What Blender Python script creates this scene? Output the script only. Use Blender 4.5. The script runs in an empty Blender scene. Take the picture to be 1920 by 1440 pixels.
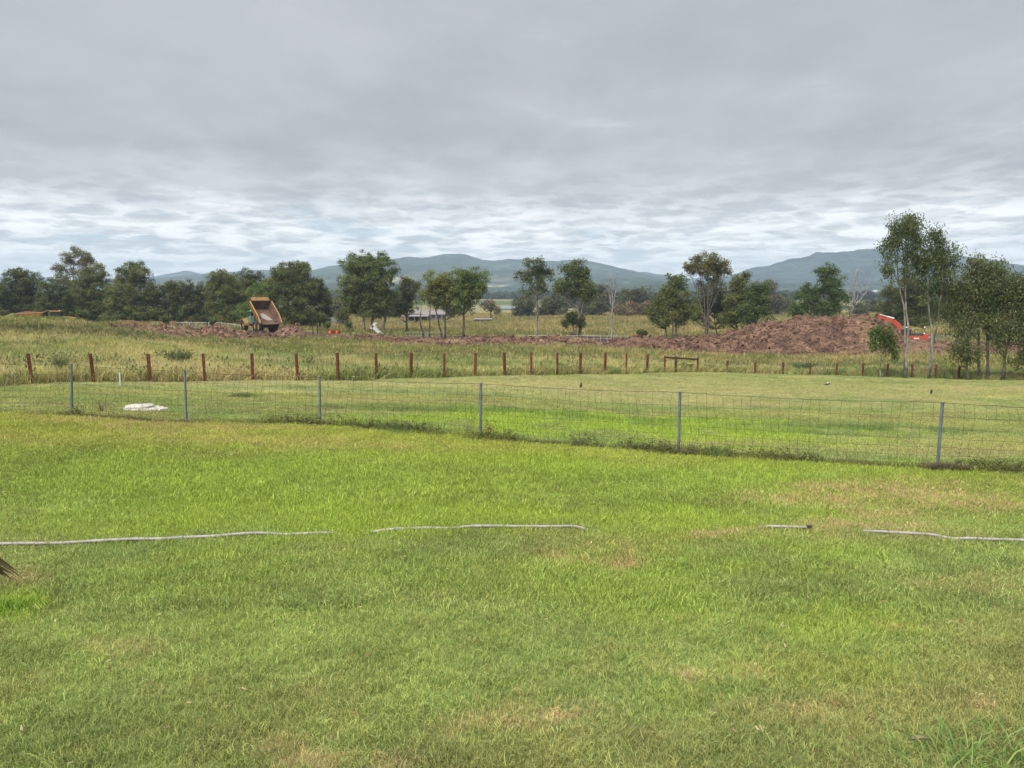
import bpy, math, random
import numpy as np
R = math.radians
C = bpy.context.scene.collection
scene = bpy.context.scene

# ------------------------------------------------------------------ camera, sky, sun, exposure
PITCH = math.atan((720-548)/1440.0)
F = 1440.0
cam = bpy.data.cameras.new('camera'); cam.lens = 27.0; cam.sensor_width = 36.0
cam.clip_start = 0.05; cam.clip_end = 30000
cam_o = bpy.data.objects.new('camera', cam); C.objects.link(cam_o)
cam_o.rotation_euler = (math.pi/2-PITCH, 0, 0)
scene.camera = cam_o
scene.view_settings.view_transform = 'Standard'
scene.view_settings.look = 'None'
scene.view_settings.gamma = 1.0
scene.view_settings.exposure = 2.35
scene.view_settings.use_curve_mapping = False

SUN_EL, SUN_ROT = R(58), R(215)
world = bpy.data.worlds.new("World"); scene.world = world; world.use_nodes = True
wn = world.node_tree.nodes; wl = world.node_tree.links
wn.clear()
def N(nodes, t, **kw):
    n = nodes.new(t)
    for k, v in kw.items(): setattr(n, k, v)
    return n
def sky_nodes():
    out = N(wn, 'ShaderNodeOutputWorld'); bg = N(wn, 'ShaderNodeBackground')
    bg.inputs['Strength'].default_value = 0.05
    sky = N(wn, 'ShaderNodeTexSky', sky_type='NISHITA'); sky.sun_disc = False
    sky.sun_elevation = SUN_EL; sky.sun_rotation = SUN_ROT; sky.air_density = 1.3; sky.dust_density = 2.0
    tc = N(wn, 'ShaderNodeTexCoord'); sep = N(wn, 'ShaderNodeSeparateXYZ')
    wl.new(tc.outputs['Generated'], sep.inputs[0])
    def M(op, a, b=None, clamp=False):
        n = N(wn, 'ShaderNodeMath', operation=op); n.use_clamp = clamp
        for i, v in enumerate((a, b)):
            if v is None: continue
            if isinstance(v, (int, float)): n.inputs[i].default_value = v
            else: wl.new(v, n.inputs[i])
        return n.outputs[0]
    def comb(x, y, z):
        n = N(wn, 'ShaderNodeCombineXYZ')
        for i, v in enumerate((x, y, z)):
            if isinstance(v, (int, float)): n.inputs[i].default_value = v
            else: wl.new(v, n.inputs[i])
        return n.outputs[0]
    def noise(vec, scale, det, rough=.5, dist=0.):
        n = N(wn, 'ShaderNodeTexNoise'); n.noise_dimensions = '3D'
        n.inputs['Scale'].default_value = scale; n.inputs['Detail'].default_value = det
        n.inputs['Roughness'].default_value = rough; n.inputs['Distortion'].default_value = dist
        wl.new(vec, n.inputs['Vector']); return n.outputs['Fac']
    def ramp(v, lo, hi, smooth=True):
        n = N(wn, 'ShaderNodeMapRange'); n.interpolation_type = 'SMOOTHSTEP' if smooth else 'LINEAR'
        n.inputs['From Min'].default_value = lo; n.inputs['From Max'].default_value = hi
        wl.new(v, n.inputs['Value']); return n.outputs['Result']
    def mix(f, a, b):
        n = N(wn, 'ShaderNodeMix', data_type='RGBA')
        if isinstance(f, (int, float)): n.inputs[0].default_value = f
        else: wl.new(f, n.inputs[0])
        for i, v in ((6, a), (7, b)):
            if isinstance(v, tuple): n.inputs[i].default_value = (*v, 1)
            else: wl.new(v, n.inputs[i])
        return n.outputs[2]
    x, y, z = sep.outputs[0], sep.outputs[1], M('ABSOLUTE', sep.outputs[2])
    zz = M('ADD', z, 0.035)
    px_, py_ = M('DIVIDE', x, zz), M('DIVIDE', y, zz)
    # the layer seen from below: a flat deck, foreshortened towards the horizon
    deck = comb(M('MULTIPLY', px_, 0.75), M('MULTIPLY', py_, 0.55), 3.1)
    nA = noise(deck, 0.7, 6, .55, .1)
    deck2 = comb(M('MULTIPLY', px_, .8), M('MULTIPLY', py_, .42), 7.7)
    nB = noise(deck2, 1.9, 8, .62, .1)
    # cumulus heads near the horizon: azimuth against elevation
    az = M('ARCTAN2', x, y)
    heads = comb(M('MULTIPLY', az, 9.0), M('MULTIPLY', z, 42.0), 1.3)
    nC = noise(heads, 1.0, 8, .58, .1)
    heads2 = comb(M('MULTIPLY', az, 24.0), M('MULTIPLY', z, 105.0), 5.3)
    nD = noise(heads2, 1.0, 7, .6, .1)
    low = M('SUBTRACT', 1.0, ramp(z, 0.07, 0.22))
    grey = mix(ramp(nA, .34, .66), (1.67, 1.76, 1.82), (2.10, 2.19, 2.24))
    grey = mix(M('MULTIPLY', ramp(nB, .42, .66), M('ADD', .18, M('MULTIPLY', low, .62))), grey, (2.85, 2.93, 2.97))
    # brighter broken cloud lower down: white heads, grey bellies
    bright = mix(ramp(nC, .40, .60), (2.20, 2.40, 2.54), (4.0, 4.12, 4.12))
    bright = mix(M('MULTIPLY', ramp(nD, .48, .57), .75), bright, (4.5, 4.58, 4.58))
    bright = mix(M('MULTIPLY', M('SUBTRACT', 1.0, ramp(nD, .38, .47)), .65), bright, (2.00, 2.14, 2.27))
    sel_ = ramp(M('ADD', M('MULTIPLY', M('SUBTRACT', 1.0, ramp(z, 0.04, 0.15)), .42), M('ADD', M('MULTIPLY', nC, .4), M('MULTIPLY', nB, .5))), .50, .84)
    col = mix(sel_, grey, bright)
    # rows of small flat clouds: grey bellies, bright rims and gaps, smaller towards the horizon
    lz = M('LOGARITHM', M('ADD', z, 0.045), 2.71828)
    wv = noise(comb(M('MULTIPLY', az, 22.0), M('MULTIPLY', lz, 14.0), 2.2), 1.0, 4, .55)
    wu = noise(comb(M('MULTIPLY', az, 9.0), M('MULTIPLY', lz, 6.0), 8.2), 1.0, 4, .55)
    vor = N(wn, 'ShaderNodeTexVoronoi', voronoi_dimensions='2D', feature='SMOOTH_F1'); vor.inputs['Scale'].default_value = 1.0; vor.inputs['Smoothness'].default_value = .25
    wl.new(comb(M('ADD', M('MULTIPLY', az, 17.0), M('MULTIPLY', wu, 4.0)), M('ADD', M('MULTIPLY', lz, 11.5), M('MULTIPLY', wv, 2.4)), 0.0), vor.inputs['Vector'])
    cell = M('ADD', vor.outputs['Distance'], M('MULTIPLY', M('SUBTRACT', nD, .5), .55))
    puff = mix(ramp(cell, .26, .60), (2.45, 2.60, 2.70), (4.9, 5.0, 5.0))
    band = M('MULTIPLY', M('SUBTRACT', 1.0, ramp(z, 0.065, 0.145)), ramp(z, 0.0, 0.02))
    col = mix(M('MULTIPLY', band, .52), col, puff)
    col = mix(M('MULTIPLY', M('MULTIPLY', M('SUBTRACT', 1.0, ramp(z, 0.12, 0.22)), ramp(cell, .42, .62)), .12), col, (3.6, 3.7, 3.74))
    # small gaps of blue just over the horizon
    gap = M('MULTIPLY', M('SUBTRACT', 1.0, ramp(nC, .33, .46)), M('SUBTRACT', 1.0, ramp(z, 0.06, 0.13)))
    blue = N(wn, 'ShaderNodeVectorMath', operation='MULTIPLY'); wl.new(sky.outputs[0], blue.inputs[0]); blue.inputs[1].default_value = (.5, .5, .5)
    base = N(wn, 'ShaderNodeMix', data_type='RGBA'); base.inputs[0].default_value = .75
    wl.new(blue.outputs[0], base.inputs[6]); base.inputs[7].default_value = (2.1, 2.85, 3.4, 1)
    col = mix(M('MULTIPLY', gap, .85), col, base.outputs[2])
    col = mix(M('MULTIPLY', M('SUBTRACT', 1.0, ramp(z, 0.0, 0.07)), .65), col, (3.5, 3.8, 3.88))
    # a little of the open sky tints the whole deck
    colf = mix(.04, col, sky.outputs[0])
    wl.new(colf, bg.inputs['Color']); wl.new(bg.outputs[0], out.inputs[0])
sky_nodes()

sun = bpy.data.lights.new('sun', 'SUN'); sun.energy = 1.5; sun.angle = R(45); sun.color = (1, .96, .89)
sun_o = bpy.data.objects.new('sun', sun); C.objects.link(sun_o)
# Nishita: rotation is measured clockwise from +Y
sd = np.array([math.sin(SUN_ROT)*math.cos(SUN_EL), math.cos(SUN_ROT)*math.cos(SUN_EL), math.sin(SUN_EL)])
from mathutils import Vector, Matrix
sun_o.rotation_euler = Vector(sd).to_track_quat('Z', 'Y').to_euler()

# ------------------------------------------------------------------ helpers
cp, sp = math.cos(PITCH), math.sin(PITCH)
def ray(px, py):
    """direction through a photo pixel, scaled so that y = 1"""
    a = (px-960)/F; v = (py-720)/F
    d = cp - v*sp
    return a/d, (-v*cp - sp)/d
def at(px, py, Y):
    u, w = ray(px, py); return Vector((u*Y, Y, w*Y))

def _hash(i, j, s):
    h = (i.astype(np.int64)*374761393 + j.astype(np.int64)*668265263 + s*974634777) & 0xffffffff
    h = ((h ^ (h >> 13))*1274126177) & 0xffffffff
    return ((h ^ (h >> 16)) & 0xffff)/65535.0
def vnoise(x, y, s=0):
    xi, yi = np.floor(x), np.floor(y); fx, fy = x-xi, y-yi
    fx = fx*fx*(3-2*fx); fy = fy*fy*(3-2*fy)
    xi = xi.astype(np.int64); yi = yi.astype(np.int64)
    a = _hash(xi, yi, s); b = _hash(xi+1, yi, s); c = _hash(xi, yi+1, s); d = _hash(xi+1, yi+1, s)
    return (a*(1-fx)+b*fx)*(1-fy)+(c*(1-fx)+d*fx)*fy
def fbm(x, y, sc, oct=4, s=0, gain=.5):
    x = np.asarray(x, float)/sc + 100.3; y = np.asarray(y, float)/sc + 57.1
    t = 0; a = 1; n = 0
    for k in range(oct):
        t = t + a*vnoise(x, y, s+k*17); n += a; a *= gain
        x, y = x*1.93*.94 - y*1.93*.34 + 3.7, x*1.93*.34 + y*1.93*.94 + 1.9
    return t/n
def sst(a, b, x):
    t = np.clip((x-a)/(b-a), 0, 1); return t*t*(3-2*t)

# ------------------------------------------------------------------ lie of the land
def g_table():
    # (photo column): list of (distance, photo row of the ground there)
    near = [(2.58, 1440), (4.2, 1190), (7.2, 1003)]
    far = [(300, 592), (500, 575), (900, 563), (2000, 555), (4700, 551)]
    T = {
     -500: near+[(12, 840), (17.6, 765), (29, 724), (45, 674), (60, 644), (70, 629), (76, 610), (110, 600), (128, 608), (160, 607), (220, 600)]+far,
      100: near+[(12, 850), (17.6, 774), (30.8, 722), (45, 672), (60, 642), (71, 627), (77, 609), (108, 599.5), (125, 608), (160, 612), (220, 602)]+far,
      200: near+[(12, 853), (17.6, 779), (32.5, 719), (45, 674), (60, 645), (71, 632), (77, 617), (108, 607), (125, 610), (160, 612), (220, 602)]+far,
      310: near+[(12, 855), (17.6, 785), (35.0, 716), (45, 686), (60, 658), (85, 639), (108, 625), (130, 617), (160, 612), (220, 604)]+far,
      560: near+[(12, 860), (17.6, 797), (37.5, 713), (45, 700), (60, 678), (85, 655), (105, 640), (130, 625), (160, 619), (220, 607)]+far,
      830: near+[(12, 873), (16.5, 814), (41, 707), (60, 682), (85, 661), (105, 647), (130, 634), (160, 624), (220, 608)]+far,
     1050: near+[(12, 884), (15.6, 832), (46, 700), (60, 685), (85, 663), (105, 649), (130, 636), (160, 626), (220, 607)]+far,
     1250: near+[(12, 893), (14.6, 851), (57, 697), (70, 682), (85, 667), (105, 651), (130, 637), (160, 626), (220, 608)]+far,
     1430: near+[(12, 895), (14.1, 860), (40, 730), (63, 705), (72, 687), (85, 673), (105, 655), (130, 638), (160, 627), (220, 610)]+far,
     1760: near+[(12, 903), (13.4, 878), (40, 738), (58, 713), (70, 690), (85, 671), (105, 656), (130, 641), (160, 629), (220, 610)]+far,
     2400: near+[(11, 930), (12.8, 893), (40, 742), (56, 715), (70, 690), (85, 671), (105, 656), (130, 641), (160, 629), (220, 610)]+far,
    }
    ld = np.linspace(math.log(1.2), math.log(8000), 360)
    us = []; Z = []
    for px in sorted(T):
        d = [t[0] for t in T[px]]; z = [ray(960, t[1])[1]*t[0] for t in T[px]]
        d = [1.2]+d; z = [-1.62]+z
        us.append((px-960)/F); Z.append(np.interp(ld, np.log(d), z))
    U = np.linspace(us[0], us[-1], 140)
    Z = np.array(Z)
    G = np.array([np.interp(U, us, Z[:, k]) for k in range(len(ld))])   # rows: distance
    for _ in range(10): G[1:-1] = .25*G[:-2]+.5*G[1:-1]+.25*G[2:]
    for _ in range(14): G[:, 1:-1] = .25*G[:, :-2]+.5*G[:, 1:-1]+.25*G[:, 2:]
    return ld, U, G
LD, UU, GG = g_table()
def gbase(x, y):
    x = np.asarray(x, float); y = np.asarray(y, float)
    yy = np.maximum(y, 1.25); u = np.clip(x/np.maximum(yy, 4.0), UU[0], UU[-1]-1e-6)
    a = np.clip((np.log(yy)-LD[0])/(LD[1]-LD[0]), 0, len(LD)-1.001); b = (u-UU[0])/(UU[1]-UU[0])
    i = a.astype(int); j = np.minimum(b.astype(int), len(UU)-2); fa = a-i; fb = b-j
    z = (GG[i, j]*(1-fb)+GG[i, j+1]*fb)*(1-fa)+(GG[i+1, j]*(1-fb)+GG[i+1, j+1]*fb)*fa
    return z + np.where(y < 1.25, (1.25-y)*.05, 0)

# fence lines (photo column, distance)
NEAR = [(-330, 17.4), (-95, 17.6), (134, 17.6), (349, 17.6), (600, 17.4), (901, 16.2), (1272, 14.7), (1757, 13.4), (2330, 12.6)]
RUST = [(-200, 26.5), (-58, 28.6), (60, 30.5), (175, 32.4), (281, 34.2), (384, 35.4), (474, 36.4), (558, 37.4), (634, 38.4), (706, 39.4),
        (771, 40.3), (833, 41.3), (891, 42.4), (946, 43.5), (996, 44.8), (1045, 46.3), (1088, 48.0), (1134, 50.0), (1174, 52.2),
        (1213, 54.8), (1246, 57.0), (1308, 60.5), (1363, 63.0), (1415, 64.0), (1468, 63.5), (1519, 62.8), (1568, 62.0),
        (1617, 61.3), (1664, 60.6), (1710, 60.0), (1754, 59.4), (1797, 58.8), (1881, 57.6), (1921, 57.1), (2010, 56.0), (2100, 55)]
def line_d(tab, x, y):
    u = np.asarray(x, float)/np.maximum(np.asarray(y, float), 4)
    return np.interp(u, [t[2] for t in tab], [t[1] for t in tab])
def with_u(tab):
    out = []
    for px, D in tab:
        x = ray(px, 700)[0]*D
        for _ in range(3):
            w = float(gbase(x, D))/D; v = -(sp+w*cp)/(cp-w*sp); x = (px-960)/F/(cp-v*sp)*D
        out.append((px, D, x/D))
    return out
NEAR = with_u(NEAR); RUST = with_u(RUST)
def zone(x, y):
    """0 lawn, 1 yard, 2 paddock and beyond"""
    return (y > line_d(NEAR, x, y)).astype(int) + (y > line_d(RUST, x, y)).astype(int)

def relief(x, y):
    dr = y-line_d(RUST, x, y)
    pad = sst(0, 4, dr)
    r = (fbm(x, y, 7, 4, 5)-.5)*.7*pad*sst(400, 140, y) + (fbm(x, y, 1.3, 2, 9)-.5)*.12*pad*sst(150, 90, y)
    r = r + (fbm(x, y, 3.5, 3, 8)-.5)*.16*(1-pad)*sst(5, 18, y) + (fbm(x, y, .45, 2, 3)-.5)*.025*(1-pad)
    r = r + (fbm(x, y, 60, 3, 4)-.5)*1.2*sst(170, 320, y)*sst(2000, 500, y)
    return r
def gz(x, y): return gbase(x, y)+relief(np.asarray(x, float), np.asarray(y, float))
def G(px, py):
    """the ground point seen at a photo pixel"""
    u, w = ray(px, py)
    ys = np.exp(np.linspace(math.log(1.5), math.log(6000), 4000))
    z = gbase(u*ys, ys); k = np.argmax(w*ys <= z)
    return Vector((u*ys[k], ys[k], float(z[k])))
def onland(px, Y):
    x = ray(px, 700)[0]*Y
    for _ in range(3):
        w = float(gz(x, Y))/Y; v = -(sp+w*cp)/(cp-w*sp); x = (px-960)/F/(cp-v*sp)*Y
    return Vector((x, Y, float(gz(x, Y))))

# ------------------------------------------------------------------ ground colours (albedo)
def patchset(lst):
    out = []
    for px, py, rx, ry, w in lst:
        c = G(px, py); a = G(px, py-ry); b = G(px, py+ry); e = G(px+rx, py)
        out.append((c.x, (a.y+b.y)/2, abs(e.x-c.x), max(.05, (a.y-b.y)/2), w, c.x/c.y))
    return out
P_BRIGHT = patchset([(860, 866, 380, 16, .9), (620, 900, 520, 30, .45), (650, 985, 420, 42, .9), (1000, 975, 480, 26, .9), (260, 905, 300, 30, .45),
    (1250, 1000, 260, 26, .5), (1350, 1085, 330, 75, .55), (10, 1140, 45, 55, 1.0), (200, 990, 220, 40, .55), (1560, 880, 260, 14, .5),
    (1130, 800, 330, 20, 1.2), (780, 785, 190, 10, .8), (1380, 822, 220, 9, .8), (1000, 790, 260, 16, .5), (500, 1100, 330, 60, .3), (850, 1075, 300, 60, .4), (1000, 892, 600, 16, .3)])
P_DARK = patchset([(880, 771, 300, 5, .6), (1620, 806, 100, 5, .8), (453, 742, 26, 3.5, 1.0), (1480, 808, 120, 8, .3), (640, 800, 110, 3, .7), (760, 810, 120, 4, .8)])
P_DRY = patchset([(1325, 1008, 90, 12, 1.9), (1165, 1068, 50, 8, 1.4), (1130, 1045, 200, 30, .35), (1780, 945, 280, 45, .7), (1600, 1010, 300, 18, .3), (1000, 1345, 110, 30, .7),
    (560, 1297, 50, 9, .9), (1780, 1105, 190, 24, .4), (1330, 1262, 110, 12, .6), (880, 1365, 80, 20, .5), (470, 1395, 90, 24, .4), (1540, 1335, 70, 16, .6), (30, 1085, 35, 12, .9),
    (260, 1220, 80, 16, .4), (250, 792, 300, 12, .5), (450, 830, 400, 18, .35), (1690, 1180, 60, 10, .6), (700, 1440, 200, 30, .4), (1850, 1330, 60, 24, .5)])
P_TAN = patchset([(480, 720, 260, 7, .7), (1000, 722, 500, 9, .8), (1500, 735, 420, 16, .6), (1850, 728, 120, 5, 1.0), (700, 752, 200, 6, .6), (1300, 755, 300, 8, .5), (1820, 850, 160, 20, .5)])
def pmask(ps, x, y, seed, wob=1.35):
    m = np.zeros_like(x)
    n = (fbm(x, y, 1.1, 4, seed)-.5)*wob*2.2
    for cx, cy, rx, ry, w, sl in ps:
        r = np.sqrt(((x-cx-(y-cy)*sl)/rx)**2+((y-cy)/ry)**2)
        m = np.maximum(m, w*sst(1.35, .45, r+n))
    return m
V = lambda *a: np.array(a)
def lerp(a, b, t): return a*(1-t[:, None])+b*t[:, None]
def land_colour(x, y):
    """returns albedo (n,3) and a grass height factor"""
    x = np.asarray(x, float); y = np.asarray(y, float)
    n1 = fbm(x, y, 2.6, 4, 21); n2 = fbm(x, y, .55, 3, 22); n3 = fbm(x, y, 9, 3, 23)
    n4 = fbm(x, y*1.0, .16, 2, 29)
    z = zone(x, y)
    col = np.tile(V(.168, .214, .063), (len(x), 1)); h = np.ones(len(x))
    col = lerp(col, V(.185, .190, .070), sst(.42, .72, n1)*.75)
    col = lerp(col, V(.132, .178, .057), sst(.50, .30, n2)*.5)
    col = lerp(col, V(.220, .190, .085), sst(.58, .78, n4)*.30)
    # closer to the camera the turf is duller, past the pipe it is yellow-green
    col = lerp(col, V(.178, .235, .040), sst(6, 10, y)*.65*(z == 0))
    col = lerp(col, V(.230, .235, .048), sst(11.5, 14.5, y)*.55*(z == 0))
    yard = lerp(np.tile(V(.165, .205, .062), (len(x), 1)), V(.225, .225, .082), sst(.38, .62, n1)*.7)
    yard = lerp(yard, V(.215, .222, .080), sst(17, 32, y)*.75)
    yard = lerp(yard, V(.130, .190, .060), sst(.52, .34, fbm(x, y*2.2, 3.0, 3, 31))*.6)
    yard = lerp(yard, V(.165, .150, .075), sst(.56, .74, fbm(x*.6, y, .9, 4, 33))*.55)
    yard = lerp(yard, V(.270, .262, .100), sst(.55, .75, fbm(x*.5, y, 1.7, 4, 34))*.5)
    col = np.where((z == 1)[:, None], yard, col); h = np.where(z == 1, .75, h)
    n5 = fbm(x, y, .30, 3, 47); n6 = fbm(x, y, 1.3, 3, 48)
    col = np.where((z < 2)[:, None], col*(1+.55*(n5-.5)+.35*(n6-.5))[:, None], col)
    near = y < 75
    if near.any():
        xn, yn = x[near], y[near]; c = col[near]; hh = h[near]
        m = pmask(P_BRIGHT, xn, yn, 41); c = lerp(c, V(.212, .280, .045), np.clip(m*(.55+.6*n2[near]), 0, 1)); hh = hh+m*.9
        n7 = fbm(xn, yn, .11, 3, 39)
        m = pmask(P_TAN, xn, yn, 45); c = lerp(c, V(.270, .245, .110), np.clip(m*.8, 0, 1))
        m = pmask(P_DRY, xn, yn, 43, 1.1); c = lerp(c, V(.330, .235, .135), np.clip(m*(.12+1.15*sst(.42, .68, n7)), 0, 1)); hh = hh-m*.3
        m = pmask(P_DARK, xn, yn, 42); c = lerp(c, V(.085, .140, .040), np.clip(m*.9, 0, 1)); hh = hh+m*1.4
        # unmown strip under the wire fence
        dn = np.abs(yn-line_d(NEAR, xn, yn)+.12+.5*(fbm(xn, yn, .9, 2, 77)-.5))
        m = sst(.26, .06, dn)*(.10+.9*sst(.40, .66, fbm(xn, yn*0, 1.6, 2, 55)))
        c = lerp(c, V(.062, .062, .032), m*.85); hh = hh+m*.8
        dr = np.abs(yn-line_d(RUST, xn, yn)); m = sst(.9, .2, dr); c = lerp(c, V(.150, .140, .085), m*.5)
        col[near] = c; h[near] = hh
    # paddock: straw and green mixed
    pad = lerp(np.tile(V(.285, .265, .105), (len(x), 1)), V(.140, .185, .050), sst(.44, .62, fbm(x, y, 5.5, 4, 61))*.85)
    pad = lerp(pad, V(.340, .285, .150), sst(.55, .74, fbm(x, y, 3.4, 3, 62))*.7)
    pad = lerp(pad, V(.085, .125, .045), sst(.62, .78, fbm(x, y, 2.1, 3, 63))*.6)
    u = x/np.maximum(y, 4)
    lf = sst(-.42, -.52, u)
    bank = lf*sst(69, 72, y)*sst(79, 76, y); pad = lerp(pad, V(.070, .085, .040), bank*.75)
    top = lf*sst(92, 100, y)*sst(130, 115, y); pad = lerp(pad, V(.10, .165, .035), top*.8)
    ph = .75+1.3*fbm(x, y, 4.5, 3, 66)
    # bare red-brown earth beyond the paddock
    e0 = np.interp(u*F+960, [-400, 120, 190, 300, 400, 560, 830, 1100, 1250, 1500, 1760, 2400], [124, 122, 98, 88, 93, 98, 101, 101, 92, 84, 88, 92])
    e1 = np.interp(u*F+960, [-400, 120, 300, 560, 700, 830, 1100, 1300, 1760, 2400], [130, 132, 140, 150, 136, 140, 150, 118, 122, 122])
    nn = (fbm(x, y, 5, 4, 71)-.5)*16
    soil = sst(-1.5, 1.5, y-e0+nn*.6)*sst(2, -2, y-e1+nn)
    trk = sst(.035, .012, np.abs(u+.508-(y-85)*(-.0021)))*sst(78, 84, y)*sst(125, 110, y)*(u < -.44)
    soil = np.maximum(soil, trk*.9)
    sc = lerp(np.tile(V(.118, .066, .046), (len(x), 1)), V(.082, .052, .044), sst(.4, .6, fbm(x, y, 3, 3, 72)))
    sc = lerp(sc, V(.22, .155, .11), sst(.62, .8, fbm(x, y, 1.6, 3, 73))*.7)
    # far fields
    fld = lerp(np.tile(V(.300, .260, .115), (len(x), 1)), V(.170, .190, .065), sst(.42, .62, fbm(x, y, 26, 4, 81))*.7)
    fld = lerp(fld, V(.150, .175, .055), sst(170, 135, y)*.6)
    ff = lerp(np.tile(V(.250, .235, .120), (len(x), 1)), V(.110, .150, .055), sst(.46, .56, fbm(x, y, 240, 3, 83)))
    ff = lerp(ff, V(.060, .080, .040), sst(.53, .58, fbm(x, y, 330, 3, 85))*.9)
    fld = lerp(fld, ff, sst(300, 420, y))
    out = lerp(pad, fld, sst(-3, 3, y-e1+nn*.5))
    out = lerp(out, sc, soil)
    col = np.where((z == 2)[:, None], out, col)
    h = np.where(z == 2, ph, h)
    return col, h, soil*(z == 2)

# ------------------------------------------------------------------ materials
def mat(name, col=(.5, .5, .5), rough=.8, metal=0., var=.18, scale=6., bump=0., bscale=40., attr=None, trans=0., spec=.3, col2=None, inst=False):
    m = bpy.data.materials.new(name); m.use_nodes = True
    nd, lk = m.node_tree.nodes, m.node_tree.links; nd.clear()
    o = N(nd, 'ShaderNodeOutputMaterial'); p = N(nd, 'ShaderNodeBsdfPrincipled')
    p.inputs['Roughness'].default_value = rough; p.inputs['Metallic'].default_value = metal
    p.inputs['Specular IOR Level'].default_value = spec
    geo = N(nd, 'ShaderNodeTexCoord')
    nz = N(nd, 'ShaderNodeTexNoise'); nz.inputs['Scale'].default_value = scale; nz.inputs['Detail'].default_value = 5
    lk.new(geo.outputs['Object'], nz.inputs['Vector'])
    mr = N(nd, 'ShaderNodeMapRange'); mr.inputs['From Min'].default_value = .3; mr.inputs['From Max'].default_value = .7
    lk.new(nz.outputs['Fac'], mr.inputs['Value'])
    mx = N(nd, 'ShaderNodeMix', data_type='RGBA')
    if attr:
        at_ = N(nd, 'ShaderNodeAttribute'); at_.attribute_name = attr
        if inst: at_.attribute_type = 'INSTANCER'
        mul = N(nd, 'ShaderNodeVectorMath', operation='SCALE')
        lk.new(at_.outputs['Color'], mul.inputs[0])
        mr.inputs['To Min'].default_value = 1-var; mr.inputs['To Max'].default_value = 1+var
        lk.new(mr.outputs[0], mul.inputs['Scale']); src = mul.outputs[0]
        if inst:
            a2 = N(nd, 'ShaderNodeAttribute'); a2.attribute_name = 'shade'
            m2 = N(nd, 'ShaderNodeVectorMath', operation='MULTIPLY')
            lk.new(src, m2.inputs[0]); lk.new(a2.outputs['Color'], m2.inputs[1]); src = m2.outputs[0]
    else:
        lk.new(mr.outputs[0], mx.inputs[0])
        c2 = col2 or tuple(max(0, c*(1-var*1.6)) for c in col); c1 = tuple(min(1, c*(1+var*.5)) for c in col)
        mx.inputs[6].default_value = (*c2, 1); mx.inputs[7].default_value = (*c1, 1); src = mx.outputs[2]
    lk.new(src, p.inputs['Base Color'])
    if bump:
        n2 = N(nd, 'ShaderNodeTexNoise'); n2.inputs['Scale'].default_value = bscale; n2.inputs['Detail'].default_value = 6
        n2.inputs['Roughness'].default_value = .65
        lk.new(geo.outputs['Object'], n2.inputs['Vector'])
        b = N(nd, 'ShaderNodeBump'); b.inputs['Strength'].default_value = 1; b.inputs['Distance'].default_value = bump
        lk.new(n2.outputs['Fac'], b.inputs['Height']); lk.new(b.outputs[0], p.inputs['Normal'])
    if trans:
        t = N(nd, 'ShaderNodeBsdfTranslucent'); lk.new(src, t.inputs['Color'])
        ms = N(nd, 'ShaderNodeMixShader'); ms.inputs[0].default_value = trans
        lk.new(p.outputs[0], ms.inputs[1]); lk.new(t.outputs[0], ms.inputs[2]); lk.new(ms.outputs[0], o.inputs[0])
    else: lk.new(p.outputs[0], o.inputs[0])
    return m
def glass_mat():
    m = mat('dark_glass', (.03, .035, .04), .08, spec=.6, var=.05); return m
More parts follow.
